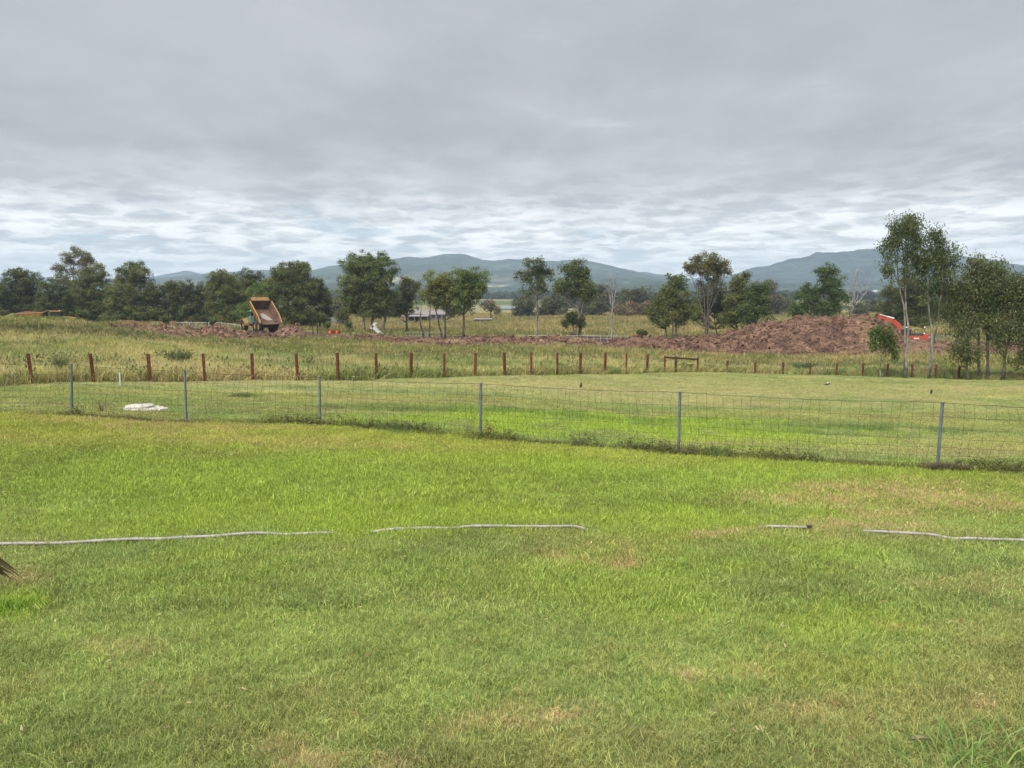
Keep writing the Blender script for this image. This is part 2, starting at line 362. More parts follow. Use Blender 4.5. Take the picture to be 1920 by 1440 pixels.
M = dict(
    ground=mat('ground', attr='tint', var=.22, scale=3.0, bump=.05, bscale=9, rough=.95, spec=.1),
    blade=mat('grass_blade', attr='tint', inst=True, var=.12, trans=.35, rough=.6, spec=.25),
    leaf=mat('leaf', attr='tint', var=.1, trans=.38, rough=.55, spec=.3),
    bark=mat('bark', (.125, .105, .088), .9, var=.35, scale=2.5, bump=.03, bscale=8),
    bark_pale=mat('pale_bark', (.22, .20, .175), .85, var=.45, scale=2.0),
    bark_dark=mat('dark_bark', (.085, .072, .060), .95, var=.3, scale=3),
    grey_wood=mat('bleached_wood', (.27, .25, .235), .9, var=.25, scale=3),
    galv=mat('galvanised_steel', (.17, .195, .22), .55, .35, var=.15, scale=20),
    wire=mat('fence_wire', (.045, .042, .038), .6, .3, var=.3, scale=8),
    rust=mat('rusty_steel', (.130, .042, .022), .9, var=.3, scale=5, bump=.004, bscale=60),
    pipe=mat('pale_pipe', (.30, .27, .28), .7, var=.22, scale=9),
    concrete=mat('pale_concrete', (.42, .40, .36), .9, var=.18, scale=6, bump=.01, bscale=30),
    white=mat('white_paint', (.50, .50, .49), .5, var=.06),
    soil=mat('turned_soil', attr='tint', var=.30, scale=2.2, bump=.14, bscale=4.5, rough=.98, spec=.05),
    yellow=mat('yellow_paint', (.38, .20, .05), .5, var=.12, scale=1.5),
    dyellow=mat('worn_yellow_paint', (.30, .17, .06), .6, var=.25, scale=2.5),
    orange=mat('orange_paint', (.36, .058, .030), .45, var=.12, scale=1.5),
    bed=mat('earth_stained_steel', (.105, .058, .034), .75, var=.35, scale=1.1, col2=(.05, .027, .02)),
    bare=mat('scoured_steel', (.35, .33, .31), .45, .4, var=.2, scale=3),
    black=mat('black_rubber', (.028, .027, .026), .85, var=.3, scale=5),
    darkm=mat('dark_steel', (.045, .043, .042), .7, var=.25, scale=4),
    grey=mat('grey_steel', (.22, .23, .24), .6, var=.2, scale=4),
    green=mat('green_paint', (.03, .20, .07), .5, var=.15),
    hivis=mat('yellow_green_paint', (.62, .60, .05), .5, var=.1),
    glass=glass_mat(),
    timber=mat('pale_paling_timber', (.22, .135, .062), .85, var=.3, scale=1.6),
    greywood=mat('grey_timber', (.24, .225, .21), .9, var=.25, scale=2),
    brownwood=mat('dark_timber', (.075, .045, .032), .9, var=.3, scale=4),
    roof=mat('pale_tin_roof', (.20, .175, .175), .5, var=.08, scale=1),
    wall=mat('pinkish_wall', (.14, .115, .11), .85, var=.1),
    greenroof=mat('grey_green_roof', (.17, .19, .175), .6, var=.1),
    mesh_o=mat('orange_barrier_mesh', (.50, .085, .04), .7, var=.2, scale=3),
    light=mat('lamp_glass', (.85, .82, .72), .3, var=.02),
    hill=mat('hill_forest', attr='tint', var=.65, scale=.035, rough=1, spec=0.),
    water=mat('pond_water', (.30, .36, .40), .1, var=.05, spec=.8),
    feather=mat('black_feather', (.012, .012, .014), .6, var=.2),
    feather_w=mat('white_feather', (.75, .75, .74), .7, var=.05),
    straw=mat('dry_stalk', (.24, .19, .12), .9, var=.3, scale=10),
    clod=mat('dead_thatch', (.125, .105, .072), .95, var=.4, scale=12, bump=.02, bscale=40),
    frond=mat('browned_palm_leaf', (.11, .075, .03), .7, var=.4, scale=12, col2=(.02, .02, .02)),
)
def tag(o, label=None, cat=None, group=None, kind=None):
    if label: o['label'] = label
    if cat: o['category'] = cat
    if group: o['group'] = group
    if kind: o['kind'] = kind
    return o
def empty(name, loc=(0, 0, 0), rz=0, label=None, cat=None, group=None):
    o = bpy.data.objects.new(name, None); C.objects.link(o); o.location = loc; o.rotation_euler = (0, 0, rz)
    o.empty_display_size = .2
    return tag(o, label, cat, group)
def link(name, me, m=None, parent=None, loc=None):
    if m is not None and not me.materials: me.materials.append(m)
    o = bpy.data.objects.new(name, me); C.objects.link(o)
    if parent is not None: o.parent = parent
    if loc is not None: o.location = loc
    return o
class MB:
    def __init__(s): s.v = []; s.f = []
    def add(s, vs, fs):
        n = len(s.v); s.v += [tuple(v) for v in vs]; s.f += [tuple(i+n for i in f) for f in fs]; return s
    def box(s, c, d, rot=None):
        c = Vector(c); h = Vector(d)*.5; vs = []
        for z in (-1, 1):
            for x, y in ((-1, -1), (1, -1), (1, 1), (-1, 1)):
                v = Vector((x*h.x, y*h.y, z*h.z)); vs.append(c+(rot @ v if rot else v))
        return s.add(vs, [(3, 2, 1, 0), (4, 5, 6, 7), (0, 1, 5, 4), (1, 2, 6, 5), (2, 3, 7, 6), (3, 0, 4, 7)])
    def hexa(s, vs):   # 8 corners: bottom 4 ccw, top 4 ccw
        return s.add(vs, [(3, 2, 1, 0), (4, 5, 6, 7), (0, 1, 5, 4), (1, 2, 6, 5), (2, 3, 7, 6), (3, 0, 4, 7)])
    def tube(s, pts, rad, n=6, cap=True):
        pts = [Vector(p) for p in pts]; k = len(pts)
        if isinstance(rad, (int, float)): rad = [rad]*k
        vs = []; fs = []; ref = None
        for i, p in enumerate(pts):
            t = (pts[min(i+1, k-1)]-pts[max(i-1, 0)])
            if t.length < 1e-9: t = Vector((0, 0, 1))
            t.normalize()
            if ref is None: ref = Vector((1, 0, 0)) if abs(t.x) < .8 else Vector((0, 1, 0))
            a = (ref-t*ref.dot(t)).normalized(); b = t.cross(a); ref = a
            for j in range(n):
                an = 2*math.pi*j/n; vs.append(p+(a*math.cos(an)+b*math.sin(an))*rad[i])
        for i in range(k-1):
            for j in range(n):
                j2 = (j+1) % n; fs.append((i*n+j, i*n+j2, (i+1)*n+j2, (i+1)*n+j))
        if cap: fs += [tuple(range(n-1, -1, -1)), tuple(range((k-1)*n, k*n))]
        return s.add(vs, fs)
    def prism(s, poly, y0, y1):   # polygon in (x,z), extruded along y
        n = len(poly); vs = [(x, y0, z) for x, z in poly]+[(x, y1, z) for x, z in poly]
        fs = [tuple(range(n)), tuple(range(2*n-1, n-1, -1))]+[(i, i+n, (i+1) % n+n, (i+1) % n) for i in range(n)]
        return s.add(vs, fs)
    def mesh(s, name, smooth=False):
        me = bpy.data.meshes.new(name); me.from_pydata(s.v, [], s.f); me.update()
        if smooth: me.shade_smooth()
        return me
    def build(s, name, m, parent=None, smooth=False, loc=None):
        return link(name, s.mesh(name, smooth), m, parent, loc)
def np_mesh(name, v, f, tint=None, smooth=False):
    """v (n,3), f (m,k) equal sized faces"""
    v = np.asarray(v, np.float32); f = np.asarray(f, np.int32); k = f.shape[1]
    me = bpy.data.meshes.new(name)
    me.vertices.add(len(v)); me.vertices.foreach_set('co', v.ravel())
    me.loops.add(f.size); me.loops.foreach_set('vertex_index', f.ravel())
    me.polygons.add(len(f)); me.polygons.foreach_set('loop_start', np.arange(0, f.size, k, dtype=np.int32))
    me.update(calc_edges=True)
    if tint is not None:
        a = me.attributes.new('tint', 'FLOAT_COLOR', 'POINT')
        c = np.ones((len(v), 4), np.float32); c[:, :3] = tint; a.data.foreach_set('color', c.ravel())
    if smooth: me.shade_smooth()
    return me
def grid_mesh(name, X, Y, Z, tint=None, smooth=True):
    r, c = X.shape
    idx = np.arange(r*c).reshape(r, c)
    f = np.stack([idx[:-1, :-1], idx[:-1, 1:], idx[1:, 1:], idx[1:, :-1]], -1).reshape(-1, 4)
    return np_mesh(name, np.stack([X, Y, Z], -1).reshape(-1, 3), f, tint, smooth)
# ------------------------------------------------------------------ the ground sheet
def build_ground():
    ys = np.concatenate([np.linspace(-14, 1.2, 20), 1.5*np.exp(np.linspace(0, math.log(4750/1.5), 520))])
    us = np.concatenate([np.linspace(-3, -1.0, 14)[:-1], np.linspace(-1.0, 1.0, 420), np.linspace(1.0, 3, 14)[1:]])
    Y = np.repeat(ys[:, None], len(us), 1); X = us[None, :]*np.maximum(Y, 3.0)
    X = np.clip(X, -5000, 5000)
    x, y = X.ravel(), Y.ravel()
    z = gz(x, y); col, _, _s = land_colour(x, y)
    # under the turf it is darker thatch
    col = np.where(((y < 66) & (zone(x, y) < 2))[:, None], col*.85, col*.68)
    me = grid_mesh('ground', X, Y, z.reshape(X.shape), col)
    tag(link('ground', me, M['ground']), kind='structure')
build_ground()

# ------------------------------------------------------------------ hills
def hills(name, ridge, D, w0, w1, seed, base=-10.0, col=(.026, .038, .026), col2=(.20, .18, .11), pale=.0, rough=1.0):
    pxs = [r[0] for r in ridge]; pys = [r[1] for r in ridge]
    px = np.linspace(pxs[0], pxs[-1], 420)
    hz = np.array([ray(960, v)[1] for v in np.interp(px, pxs, pys)])*D
    for _ in range(3): hz[1:-1] = .25*hz[:-2]+.5*hz[1:-1]+.25*hz[2:]
    x0 = np.array([ray(p, 520)[0] for p in px])*D
    t = np.linspace(-1, 1, 70)
    X = np.repeat(x0[None, :], len(t), 0); T = np.repeat(t[:, None], len(px), 1)
    Yd = D+np.where(T < 0, T*w0, T*w1)
    prof = np.where(T < 0, np.clip(1+T, 0, 1)**1.15, 1-sst(0, 1, T))
    spur = (fbm(X, Yd, 260, 5, seed)-.5)*2
    Z = base+(hz[None, :]-base)*prof*(1+spur*.55*np.clip(-T*1.6, 0, 1)*rough) + (fbm(X, Yd, 60, 4, seed+3, .6)-.5)*15*np.clip(prof*3, 0, 1) + (fbm(X, Yd, 14, 2, seed+4)-.5)*5*np.clip(prof*3, 0, 1)
    xr, yr = X.ravel(), Yd.ravel()
    n = fbm(xr, yr, 300, 4, seed+9)
    c = lerp(np.tile(np.array(col), (len(xr), 1)), np.array(col)*1.6, sst(.4, .7, fbm(xr, yr, 90, 4, seed+11)))
    low = sst(.42, .12, prof.ravel())
    c = lerp(c, np.array(col2), np.clip(sst(.56-.12*pale, .62-.1*pale, n)*low*(.35+pale), 0, 1))
    tag(link(name, grid_mesh(name, X, Yd, Z, c), M['hill']), kind='structure')
hills('far_mountain_range', [(-600, 520), (-60, 520), (0, 518), (30, 510), (75, 519), (110, 527), (240, 527), (290, 517), (330, 511), (352, 507), (372, 514), (420, 521), (520, 528), (1120, 528), (1185, 518), (1207, 507), (1222, 513), (1250, 515), (1285, 522), (1380, 520), (1800, 520), (2500, 520)], 4150, 500, 500, 5, col=(.03, .045, .045))
hills('forested_hills', [(-700, 530), (-100, 527), (0, 524), (40, 520), (90, 526), (200, 527), (285, 524), (340, 519), (400, 513), (482, 507), (540, 507), (590, 506), (620, 498), (680, 492), (737, 487), (760, 479), (790, 484), (820, 478), (850, 475), (880, 479), (925, 492), (965, 485), (1000, 488), (1045, 489), (1075, 487), (1093, 486), (1120, 492), (1150, 501), (1180, 506), (1210, 514), (1245, 519), (1300, 531), (1400, 541), (1600, 545), (2500, 545)], 3300, 1400, 900, 15, pale=.6)
hills('broad_mountain', [(1150, 550), (1300, 532), (1370, 519), (1400, 508), (1430, 500), (1450, 497), (1475, 490), (1500, 480), (1512, 481), (1540, 472), (1565, 473), (1610, 468), (1650, 466), (1700, 463), (1750, 470), (1800, 480), (1860, 492), (1920, 500), (2000, 497), (2150, 480), (2400, 500), (2700, 540)], 3000, 1100, 900, 25, col=(.022, .034, .030), pale=.4)
hills('low_wooded_foothills', [(-700, 538), (0, 536), (300, 538), (600, 532), (800, 533), (930, 541), (1040, 536), (1130, 524), (1180, 521), (1240, 527), (1290, 533), (1370, 537), (1500, 531), (1600, 534), (1700, 527), (1900, 532), (2500, 535)], 2000, 700, 500, 35, pale=1.0)

# ------------------------------------------------------------------ grass
def tuft_mesh(name, n, rad, h, w, lean, seed, shade=(.75, 1.25), warm=.0, seg=2):
    rng = np.random.default_rng(seed)
    vs = []; fs = []; sh = []
    for i in range(n):
        a = rng.uniform(0, 2*math.pi); r = rad*math.sqrt(rng.uniform()); bx, by = r*math.cos(a), r*math.sin(a)
        hh = h*rng.uniform(.45, 1.1); ld = rng.uniform(0, 2*math.pi); ln = lean*rng.uniform(.3, 1.3)*hh
        dx, dy = math.cos(ld), math.sin(ld); wd = w*rng.uniform(.7, 1.3); fa = rng.uniform(0, 2*math.pi); sx, sy = math.cos(fa)*wd/2, math.sin(fa)*wd/2
        k = len(vs); b = rng.uniform(*shade); t = rng.uniform() < warm
        c = (b*1.35, b*1.1, b*1.0) if t else (b, b, b*.95)
        vs += [(bx-sx, by-sy, -.01), (bx+sx, by+sy, -.01),
               (bx+dx*ln*.35+sx*.8, by+dy*ln*.35+sy*.8, hh*.58), (bx+dx*ln*.35-sx*.8, by+dy*ln*.35-sy*.8, hh*.58),
               (bx+dx*ln, by+dy*ln, hh*.95)]
        fs += [(k, k+1, k+2, k+3), (k+3, k+2, k+4)]; sh += [c]*5
    me = bpy.data.meshes.new(name); me.from_pydata(vs, [], fs); me.update()
    at_ = me.attributes.new('shade', 'FLOAT_COLOR', 'POINT')
    at_.data.foreach_set('color', np.hstack([np.array(sh), np.ones((len(sh), 1))]).astype(np.float32).ravel())
    me.materials.append(M['blade'])
    return bpy.data.objects.new(name, me)      # never linked: only a source for the grass
def scatter(name, pts, scl, rot, tint, src, label_kind='stuff', parent=None, label=None, cat=None):
    """one object whose geometry nodes put a tuft at every vertex"""
    me = bpy.data.meshes.new(name); n = len(pts)
    me.vertices.add(n); me.vertices.foreach_set('co', np.asarray(pts, np.float32).ravel())
    a = me.attributes.new('scl', 'FLOAT_VECTOR', 'POINT'); a.data.foreach_set('vector', np.asarray(scl, np.float32).ravel())
    a = me.attributes.new('rot', 'FLOAT_VECTOR', 'POINT'); a.data.foreach_set('vector', np.asarray(rot, np.float32).ravel())
    a = me.attributes.new('tint', 'FLOAT_COLOR', 'POINT'); a.data.foreach_set('color', np.hstack([tint, np.ones((n, 1))]).astype(np.float32).ravel())
    o = link(name, me, None, parent)
    ng = bpy.data.node_groups.new(name, 'GeometryNodeTree')
    ng.interface.new_socket('Geometry', in_out='INPUT', socket_type='NodeSocketGeometry')
    ng.interface.new_socket('Geometry', in_out='OUTPUT', socket_type='NodeSocketGeometry')
    nd, lk = ng.nodes, ng.links
    gi = N(nd, 'NodeGroupInput'); go = N(nd, 'NodeGroupOutput'); iop = N(nd, 'GeometryNodeInstanceOnPoints')
    oi = N(nd, 'GeometryNodeObjectInfo'); oi.inputs['Object'].default_value = src; oi.inputs['As Instance'].default_value = True
    m2p = N(nd, 'GeometryNodeMeshToPoints'); lk.new(gi.outputs[0], m2p.inputs['Mesh'])
    na = N(nd, 'GeometryNodeInputNamedAttribute', data_type='FLOAT_VECTOR'); na.inputs['Name'].default_value = 'scl'
    nb = N(nd, 'GeometryNodeInputNamedAttribute', data_type='FLOAT_VECTOR'); nb.inputs['Name'].default_value = 'rot'
    lk.new(m2p.outputs[0], iop.inputs['Points']); lk.new(oi.outputs['Geometry'], iop.inputs['Instance'])
    lk.new(na.outputs['Attribute'], iop.inputs['Scale']); lk.new(nb.outputs['Attribute'], iop.inputs['Rotation'])
    lk.new(iop.outputs[0], go.inputs[0])
    md = o.modifiers.new('grass', 'NODES'); md.node_group = ng
    if parent is None: tag(o, label, cat, kind='stuff')
    else: tag(o, kind='stuff')
    return o
rg = np.random.default_rng(7)
def wedge(d0, d1, dens, um=.86, u0=None, u1=None):
    a, b = (-um if u0 is None else u0), (um if u1 is None else u1)
    area = (b-a)*(d1*d1-d0*d0)/2; n = int(area*dens)
    y = np.sqrt(rg.uniform(d0*d0, d1*d1, n)); u = rg.uniform(a, b, n)
    return u*y, y
def grass(name, label, cat, x, y, size, src, tilt=.25, hvar=.35, sel=None, hpow=1., boost=1.58, cmul=None, colf=None):
    col, h, soil = land_colour(x, y)
    keep = rg.uniform(size=len(x)) > soil*1.05
    if sel is not None: keep &= sel(x, y)
    x, y, col, h = x[keep], y[keep], col[keep], h[keep]
    if colf is not None: col = colf(x, y, col)
    n = len(x); s = size*(1+(rg.uniform(size=n)-.5)*2*hvar)
    sc = np.stack([s, s, s*h**hpow], 1)
    rot = np.stack([rg.normal(0, tilt, n), rg.normal(0, tilt, n), rg.uniform(0, 6.28, n)], 1)
    t = np.clip(col*boost*(1+rg.normal(0, .10, (n, 1))), 0, .9)
    pts = np.stack([x, y, gz(x, y)], 1)
    return scatter(name, pts, sc, rot, t, src, label=label, cat=cat)
lawn_sel = lambda x, y: zone(x, y) == 0
yard_sel = lambda x, y: zone(x, y) == 1
pad_sel = lambda x, y: zone(x, y) == 2
T1 = tuft_mesh('grass_tuft', 46, .075, .022, .0026, 1.5, 1, (.62, 1.45), .14)
T2 = tuft_mesh('grass_tuft', 46, .10, .025, .0033, 1.3, 2, (.62, 1.45), .12)
T3 = tuft_mesh('grass_tuft', 46, .17, .031, .0058, 1.1, 3, (.58, 1.52), .10)
x, y = wedge(1.6, 4.6, 760); grass('lawn_grass', None, None, x, y, 1.0, T1, sel=lawn_sel)
x, y = wedge(4.6, 8.2, 480); grass('lawn_grass', None, None, x, y, 1.05, T2, sel=lawn_sel)
x, y = wedge(8.2, 18, 170); grass('lawn_grass', None, None, x, y, 1.0, T3, sel=lawn_sel, tilt=.15)
x, y = wedge(12, 30, 55); grass('yard_grass', None, None, x, y, 1.25, T3, sel=yard_sel, tilt=.12)
x, y = wedge(30, 66, 7); grass('yard_grass', None, None, x, y, 1.7, T3, sel=yard_sel, tilt=.1)
# long rank grass of the paddock
T4 = tuft_mesh('tall_tuft', 30, .26, .30, .020, 1.15, 4, (.5, 1.6), .3)
T5 = tuft_mesh('tall_tuft', 26, .5, .50, .06, .8, 5, (.6, 1.5), .25)
def padcol(x, y, col):
    w = (rg.uniform(size=len(x)) < .35)[:, None]
    return np.where(w, col*.6+np.array([.165, .165, .068])*.7, col)
x, y = wedge(26, 66, 16, .95); grass('paddock_grass', None, None, x, y, 1.0, T4, sel=pad_sel, hvar=.5, boost=1.3, colf=padcol)
x, y = wedge(66, 128, 3.6, .85); grass('paddock_grass', None, None, x, y, .8, T5, sel=pad_sel, hvar=.4, hpow=.5, boost=1.1, colf=padcol)
x, y = wedge(128, 330, .32, .85); grass('field_grass', None, None, x, y, 1.5, T5, sel=pad_sel, hvar=.4, hpow=.4, boost=1.0, colf=padcol)
# thicker fringe right along the rusty fence
def along(tab, px0, px1, n, off0, off1):
    p = rg.uniform(px0, px1, n); d = np.interp(p, [t[0] for t in tab], [t[1] for t in tab]); u = np.interp(p, [t[0] for t in tab], [t[2] for t in tab])
    y = d+rg.uniform(off0, off1, n); return u*y, y
x, y = along(RUST, -150, 2050, 14000, .45, 3.4)
grass('fence_line_grass', None, None, x, y, .95, T4, sel=pad_sel, hvar=.5, colf=lambda x, y, c: np.where((rg.uniform(size=len(x)) < .4)[:, None], c*.65+np.array([.05, .075, .018]), c))
x, y = along(NEAR, -150, 2150, 2600, -.22, .12); k = fbm(x, y*0, 1.1, 3, 57) > .47; x, y = x[k], y[k]
grass('fence_line_grass', None, None, x, y, 1.3, T3, hvar=.5, tilt=.7, hpow=.5, boost=1.15)

# broad-leaved weeds through the paddock
def leaf_clump(name, n, rad, h, sz, seed):
    rng = np.random.default_rng(seed); q = rng.normal(size=(n, 3)); q /= np.linalg.norm(q, axis=1)[:, None]; q[:, 2] = np.abs(q[:, 2])
    q = q*rng.uniform(.3, 1, (n, 1))*np.array([rad, rad, h]); a = rng.normal(size=(n, 3)); a /= np.linalg.norm(a, axis=1)[:, None]
    b = np.cross(a, rng.normal(size=(n, 3))); b /= np.linalg.norm(b, axis=1)[:, None]
    v = np.stack([q-a*sz, q+b*sz*.5, q+a*sz, q-b*sz*.5], 1).reshape(-1, 3); me = np_mesh(name, v, np.arange(4*n).reshape(-1, 4))
    sh = me.attributes.new('shade', 'FLOAT_COLOR', 'POINT'); c = np.ones((4*n, 4), np.float32); c[:, :3] = np.repeat(rng.uniform(.5, 1.6, (n, 1)), 4, 0); sh.data.foreach_set('color', c.ravel())
    me.materials.append(M['blade']); return bpy.data.objects.new(name, me)
LC = leaf_clump('weed_clump', 60, .34, .38, .05, 12)
x, y = wedge(28, 100, 2.4, .9); k = fbm(x, y, 6, 3, 91) > .53; x, y = x[k], y[k]
grass('paddock_weeds', None, None, x, y, 1.0, LC, sel=pad_sel, hvar=.55, boost=1.0, colf=lambda x, y, c: np.where((rg.uniform(size=len(x)) < .5)[:, None], np.array([[.115, .145, .052]]), np.array([[.21, .205, .085]]))+0*c)
x, y = along(RUST, -150, 2050, 1500, .5, 2.2)
grass('fence_line_weeds', None, None, x, y, .9, LC, sel=pad_sel, hvar=.5, boost=1.0, colf=lambda x, y, c: np.where((rg.uniform(size=len(x)) < .5)[:, None], np.array([[.10, .13, .048]]), np.array([[.17, .18, .075]]))+0*c)
# bits of dead leaf and clippings lying in the lawn
def scrap_src():
    me = np_mesh('scrap', np.array([(-.5, -.2, 0), (.5, -.12, .1), (.55, .15, .05), (-.4, .2, .12)]), np.array([[0, 1, 2, 3]])); sh = me.attributes.new('shade', 'FLOAT_COLOR', 'POINT')
    sh.data.foreach_set('color', np.ones(16, np.float32)); me.materials.append(M['blade']); return bpy.data.objects.new('scrap', me)
x, y = wedge(1.8, 14, 16); n = len(x); s = rg.uniform(.012, .03, n)*np.where(y > 6, 1.3, 1)
t = np.where((rg.uniform(size=n) < .5)[:, None], np.array([[.42, .33, .20]]), np.array([[.22, .12, .07]]))*rg.uniform(.6, 1.3, (n, 1))
scatter('leaf_litter', np.stack([x, y, gz(x, y)+rg.uniform(.018, .034, n)], 1), np.stack([s, s, s], 1), np.stack([rg.normal(0, .5, n), rg.normal(0, .5, n), rg.uniform(0, 6.28, n)], 1), t, scrap_src())
# ------------------------------------------------------------------ heaps of earth
def heap(name, label, cat, prof, df, dc, db, seed, amp=.35, straw=None, flat=0., res=(150, 60), group=None, grassy=0.):
    pa = [p[0] for p in prof]; pt = [p[1] for p in prof]
    px = np.linspace(pa[0], pa[-1], res[0]); u = np.array([ray(p, 600)[0] for p in px])
    t = np.linspace(0, 1, res[1]); X = np.zeros((len(t), len(px))); Y = X.copy(); Z = X.copy()
    top = np.array([ray(960, v)[1] for v in np.interp(px, pa, pt)])
    dfv = np.interp(px, [a for a, _ in df], [b for _, b in df]); dcv = dfv+dc; dbv = dcv+db
    Yc = np.where(t[:, None] < .55, dfv[None]+(dcv-dfv)[None]*(t[:, None]/.55), dcv[None]+(dbv-dcv)[None]*((t[:, None]-.55)/.45))
    X = u[None]*Yc
    xr, yr = X.ravel(), Yc.ravel(); g = gz(xr, yr).reshape(X.shape)
    # crest height above the ground right there
    zc = top*dcv; gc = gz(u*dcv, dcv); H = np.maximum(zc-gc, 0.02)
    s = np.where(t < .55, sst(-.05-flat*.2, 1.0-flat, t/.55*(1-flat*.3)), 1-sst(0.05, 1.0, (t-.55)/.45))
    s[0] = 0; s[-1] = 0
    wob = (fbm(xr, yr, 3.2, 3, seed).reshape(X.shape)-.5)
    env = np.clip(s*2.2, 0, 1)[:, None]*np.clip(H/.6, 0, 1)[None]
    n = (fbm(xr, yr, 1.25, 4, seed+1, .62).reshape(X.shape)-.5)*2
    big = (fbm(xr, yr, 4.5, 2, seed+2).reshape(X.shape)-.5)*2
    Z = g+H[None]*s[:, None]*(1+.25*wob)+env*(amp*n+amp*.5*big)-.06
    Z[0] = g[0]-.3; Z[-1] = g[-1]-.3; Z[:, 0] = g[:, 0]-.3; Z[:, -1] = g[:, -1]-.3
    c = lerp(np.tile(V(.138, .086, .060), (len(xr), 1)), V(.068, .040, .032), sst(.38, .62, fbm(xr, yr, .9, 3, seed+5))*.8)
    c = lerp(c, V(.19, .118, .082), sst(.60, .80, fbm(xr, yr, 2.2, 3, seed+6))*.6)
    if straw is not None:
        for sx, rx, w in straw:
            m = np.exp(-(((xr/yr)*F+960-sx)/rx)**2)*w*np.repeat(np.clip(1.2-s*1.15, 0, 1)[:, None], len(px), 1).ravel()
            c = lerp(c, V(.22, .15, .088), np.clip(m*(.5+fbm(xr, yr, 1.1, 3, seed+7)), 0, 1))
    if grassy:
        m = sst(.52, .66, fbm(xr, yr, 2.0, 3, seed+8)); c = lerp(c, V(.20, .155, .09), m*grassy)
    o = link(name, grid_mesh(name, X, Yc, Z, c), M['soil'])
    if name == 'grass_hummock':
        o.data.materials[0] = M['ground']; me = o.data; cc = np.ones((len(me.vertices), 4), np.float32); cc[:, :3] = lerp(np.tile(V(.12, .105, .045), (len(xr), 1)), V(.07, .085, .028), sst(.4, .6, fbm(xr, yr, 1.5, 3, 3))); me.attributes['tint'].data.foreach_set('color', cc.ravel())
    return tag(o, label, cat, group)
heap('dirt_stockpile', 'huge flat-topped stockpile of red-brown dirt beside the orange excavator', 'dirt pile',
     [(1322, 645), (1345, 630), (1375, 620), (1400, 612), (1430, 604), (1470, 600), (1510, 595), (1570, 594), (1620, 592), (1645, 596), (1668, 606), (1690, 628), (1704, 645)],
     [(1322, 100), (1400, 94), (1500, 86), (1640, 84), (1704, 88)], 17, 14, 301, .36, straw=[(1650, 36, .55)], res=(330, 110))
heap('dirt_windrow', 'dark clumpy ridge of dirt running left out of the huge stockpile', 'dirt pile',
     [(1128, 652), (1145, 638), (1180, 632), (1220, 631), (1260, 634), (1300, 631), (1345, 630), (1385, 634), (1420, 650)], [(1128, 97), (1260, 92), (1420, 92)], 8, 6, 311, .45, res=(300, 60), group='low dirt ridges along the paddock')
heap('dirt_windrow', 'low red dirt bank behind the trunks right of the excavator', 'dirt pile',
     [(1655, 650), (1690, 637), (1740, 636), (1800, 641), (1860, 643), (1920, 642), (2000, 646), (2080, 655)], [(1655, 88), (1760, 92), (2080, 92)], 12, 6, 313, .18, straw=[(1700, 60, .6)], res=(180, 50), group='low dirt ridges along the paddock')
heap('dirt_windrow', 'long low dirt ridge between the white frame and the leaning long grass', 'dirt pile',
     [(790, 648), (810, 634), (850, 632), (920, 630), (990, 632), (1040, 629), (1090, 634), (1125, 640), (1140, 650)], [(790, 99), (960, 100), (1140, 99)], 8, 7, 315, .36, res=(320, 60), grassy=.7, group='low dirt ridges along the paddock')
heap('dirt_windrow', 'narrow dirt ridge in front of the orange barrier mesh and white frame', 'dirt pile',
     [(570, 642), (590, 633), (640, 629), (700, 628), (745, 631), (790, 633), (830, 637), (850, 648)], [(570, 101), (700, 104), (850, 100)], 8, 7, 317, .34, res=(280, 56), grassy=.35, group='low dirt ridges along the paddock')
heap('dirt_windrow', 'tumbled purple-brown dirt ridge in front of the tipping truck', 'dirt pile',
     [(345, 640), (362, 622), (385, 615), (415, 613), (440, 620), (470, 625), (520, 627), (560, 631), (600, 642)], [(345, 92), (440, 93), (600, 102)], 9, 7, 319, .50, res=(280, 60), grassy=.3, group='low dirt ridges along the paddock')
heap('dirt_windrow', 'rooty dirt heap below the pale paling fence', 'dirt pile',
     [(212, 620), (228, 609), (250, 608), (275, 612), (310, 610), (340, 611), (372, 616), (395, 626)], [(212, 100), (395, 100)], 9, 7, 321, .40, res=(200, 50), grassy=.6, group='low dirt ridges along the paddock')
heap('tipped_dirt_pile', 'fresh rounded cone of dirt right behind the tipped truck body', 'dirt pile',
     [(506, 634), (515, 622), (528, 613), (545, 608), (556, 610), (568, 619), (582, 630)], [(506, 116), (582, 116)], 5, 5, 323, .16, res=(90, 60))
heap('grass_hummock', 'dry grassy hummock in front of the loaded truck body', 'mound',
     [(-60, 606), (-20, 594), (8, 593), (26, 586), (36, 593), (60, 599), (90, 602), (120, 606)], [(-60, 96), (120, 96)], 6, 8, 325, .15, straw=[(20, 60, 1.5)], res=(80, 40))


